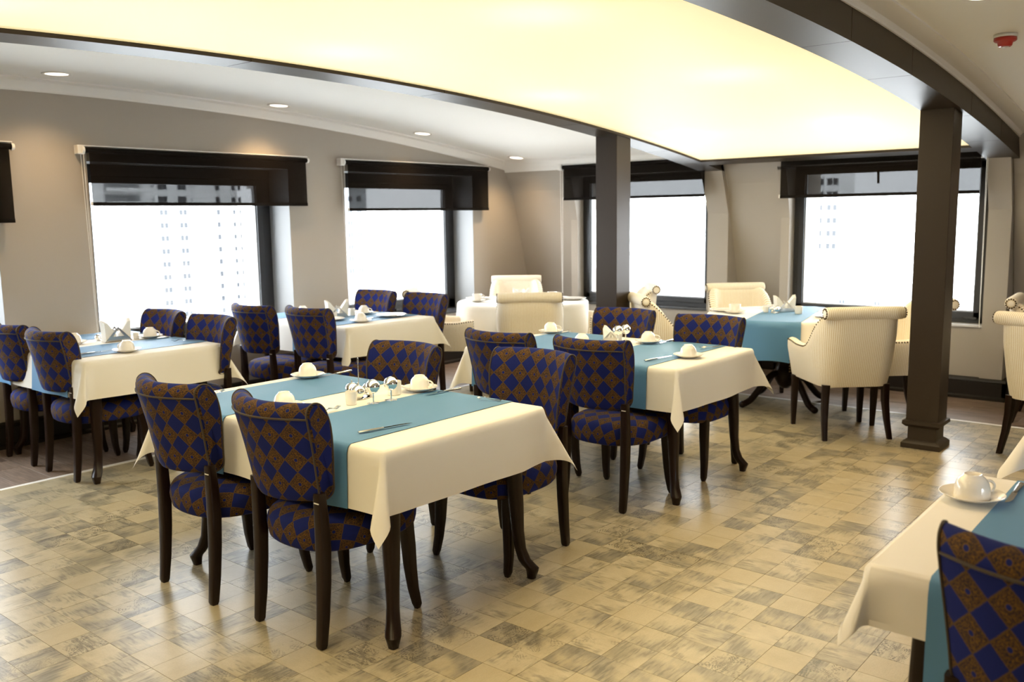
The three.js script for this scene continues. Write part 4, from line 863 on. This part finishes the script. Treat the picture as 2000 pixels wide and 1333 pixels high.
copy(plate0, 'white plate on the blue draped round table, leftmost', [-3.50, ON, -7.10]);
copy(plate0, 'white plate on the blue draped round table, before the far armchair', [-3.24, ON, -7.58]);
copy(plate0, 'white plate on the blue draped round table, behind the near armchair', [-2.60, ON, -7.12]);
copy(plate0, 'white plate at the left of the white corner table', [-6.10, ON, -6.83]);
copy(plate0, 'white plate at the right of the white corner table', [-5.26, ON, -7.30]);
{
  const c = makeCup('upright white cup at the left of the white corner table', [-5.93, ON + 0.0085, -6.62], 0.4, true, 'upright white cups on the round tables');
  const s = makeSaucer('white saucer under the left cup of the corner table', [-5.93, ON, -6.62]);
  const more = [[-5.90, -7.25, 1.0, 'upright white cup at the back of the white corner table', 'white saucer at the back of the white corner table'], [-5.44, -7.20, -0.3, 'upright white cup right on the corner table, beside the column', 'white saucer right on the corner table, beside the column'], [-3.36, -6.98, 2.6, 'upright white cup on the blue draped table, left front', 'white saucer on the blue draped table, left front']];
  for (const [x, z, a, l, sl] of more) { copy(c, l, [x, ON + 0.0085, z], a); copy(s, sl, [x, ON, z]); }
}
napkinHolder('steel napkin holder on the blue draped round table', [-3.06, ONR, -7.30], 0.85, 0.9, 'folded white napkins on the blue draped table');
napkinHolder('steel napkin holder on the white corner table', [-5.66, ON, -6.98], 0.75, 0.8, 'folded white napkins on the white corner table');
makeTinyPot('small white pot left of the holder on the blue draped table', [-3.17, ONR, -7.17], 0.022, 0.05);
makeTinyPot('white sugar pot right of the holder on the blue draped table', [-2.90, ONR, -7.20], 0.032, 0.064, 'sugar_pot', 'pot');
{
  const t = thing('cruet_set', 'small chrome cruet on the blue draped round table', 'cruet set', [-3.09, ONR, -7.17]);
  mesh('base', [lathe([[0, 0], [0.034, 0], [0.035, 0.003], [0, 0.003]], 24)], M.chrome, t);
  for (const [x, z] of [[-0.026, 0], [0.02, 0.02], [0.012, -0.026]]) { const j = mesh('jar', [new THREE.SphereGeometry(0.022, 24, 18).translate(x, 0.032, z), cyl(V(x, 0.003, z), V(x, 0.014, z), 0.006, 0.004)], M.chrome, t); mesh('knob', [cyl(V(x, 0.053, z), V(x, 0.062, z), 0.0026)], M.steel, j); }
}

// ---------------------------------------------------------------- outside: the town seen through the windows
struct('city_ground', [box(-900, 300, -43, -40, -900, 200)], M.city);
function building(label, p, w, h, d, turn, wins, opt = {}) {     // front face at local z = 0, x across, y up from -40
  const t = thing('apartment_building', label, 'building', p, turn);
  mesh('wall', [box(-w / 2, w / 2, -40, h, -d, 0)], opt.mat ?? M.facade, t);
  mesh('roof', [box(-w / 2 - 0.7, w / 2 + 0.7, h, h + 0.6, -d - 0.7, 0.9), ...(opt.blocks ?? []).map(([a, b, c]) => box(a, b, h + 0.6, h + 0.6 + c, -d * 0.6, -d * 0.3))], M.roof, t);
  const shapes = {};
  for (const [x, y, ww, hh] of wins) {
    const key = ww + '_' + hh, S = shapes[key] ??= [merge([box(-ww / 2, ww / 2, hh / 2 - 0.08, hh / 2, -0.1, 0.1), box(-ww / 2, ww / 2, -hh / 2, -hh / 2 + 0.12, -0.1, 0.22), box(-ww / 2, -ww / 2 + 0.08, -hh / 2, hh / 2, -0.1, 0.1), box(ww / 2 - 0.08, ww / 2, -hh / 2, hh / 2, -0.1, 0.1), ...(ww > 1.3 ? [box(-0.05, 0.05, -hh / 2, hh / 2, -0.05, 0.08)] : [])]), prep(box(-ww / 2 + 0.05, ww / 2 - 0.05, -hh / 2 + 0.05, hh / 2 - 0.05, -0.12, 0.03))];
    const f = mesh('window', S[0], M.facadeDim, t); f.position.set(x, y, 0); mesh('pane', S[1], M.pane, f);
  }
  for (const [x, y, ww, hh] of opt.balconies ?? []) {
    const b = mesh('balcony', [box(x - ww / 2, x + ww / 2, y - 0.1, y + 0.1, 0, 1.5), box(x - ww / 2, x + ww / 2, y, y + hh, 1.42, 1.5)], M.facade, t);
    mesh('recess', [box(x - ww / 2 + 0.3, x + ww / 2 - 0.3, y + 0.1, y + 2.5, -0.3, 0.02)], M.facadeDim, b);
  }
  return t;
}
{
  const rows = zs(8.4, 8.4 - 2.93 * 12, 12);
  // local x runs toward -z of the world, so left in the photo is positive z
  const cols = [[-1.4, 2.2, 1.5], [3.4, 2.2, 1.5], [-3.8, 0.5, 0.5], [5.8, 0.5, 0.5], [12.6, 1.2, 1.5], [16.9, 1.0, 1.3], [18.6, 0.7, 1.3]];
  building('pale apartment block with rows of windows beyond the left window', [-192, 1.6, -111.5], 33, 9.6, 14, PI / 2, rows.flatMap((y) => cols.map(([x, w, h]) => [x - 1.5, y - 0.6, w, h])), { balconies: rows.map((y) => [-12.2, y - 2.1, 8.6, 1.0]), blocks: [[-14, -9, 1.2]] });
  building('lower apartment block with a dark roof right of the pale block', [-172, 1.6, -139], 25, 7.3, 12, PI / 2, zs(4.8, 4.8 - 2.93 * 6, 6).flatMap((y) => [-9, -5.5, -1, 3, 7, 10].map((x) => [x, y, 1.7, 1.5])), { mat: M.facadeDim });
  building('distant tower with a grid of windows beyond the far right window', [-81, 1.6, -212], 9, 22, 10, 0, zs(19, -8, 9).flatMap((y) => [-3.6, -1.9, 0.2, 2.2, 3.6].map((x) => [x, y, 1.2, 1.6])));
  const low = [[-60, -190, 24, -16], [-38, -230, 30, -19], [-95, -240, 26, -13], [-70, -150, 16, -20], [-30, -170, 18, -21]];
  const names = ['low pale town house far below the right window, leftmost', 'low wide town house beyond the right column', 'low town house behind the distant tower', 'nearest low roof below the right far window', 'low town house at the right end of the far view'];
  low.forEach(([x, z, w, h], i) => building(names[i], [x, 1.6, z], w, h, 12, 0, [-0.3, 0, 0.3].flatMap((k) => [-3, -6].map((y) => [k * w, h + y, 1.4, 1.5])), { mat: i % 2 ? M.facade : M.facadeDim }));
}

scene.traverse((o) => { if (o.isMesh) { o.castShadow = true; o.receiveShadow = true; } });
renderer.render(scene, camera);
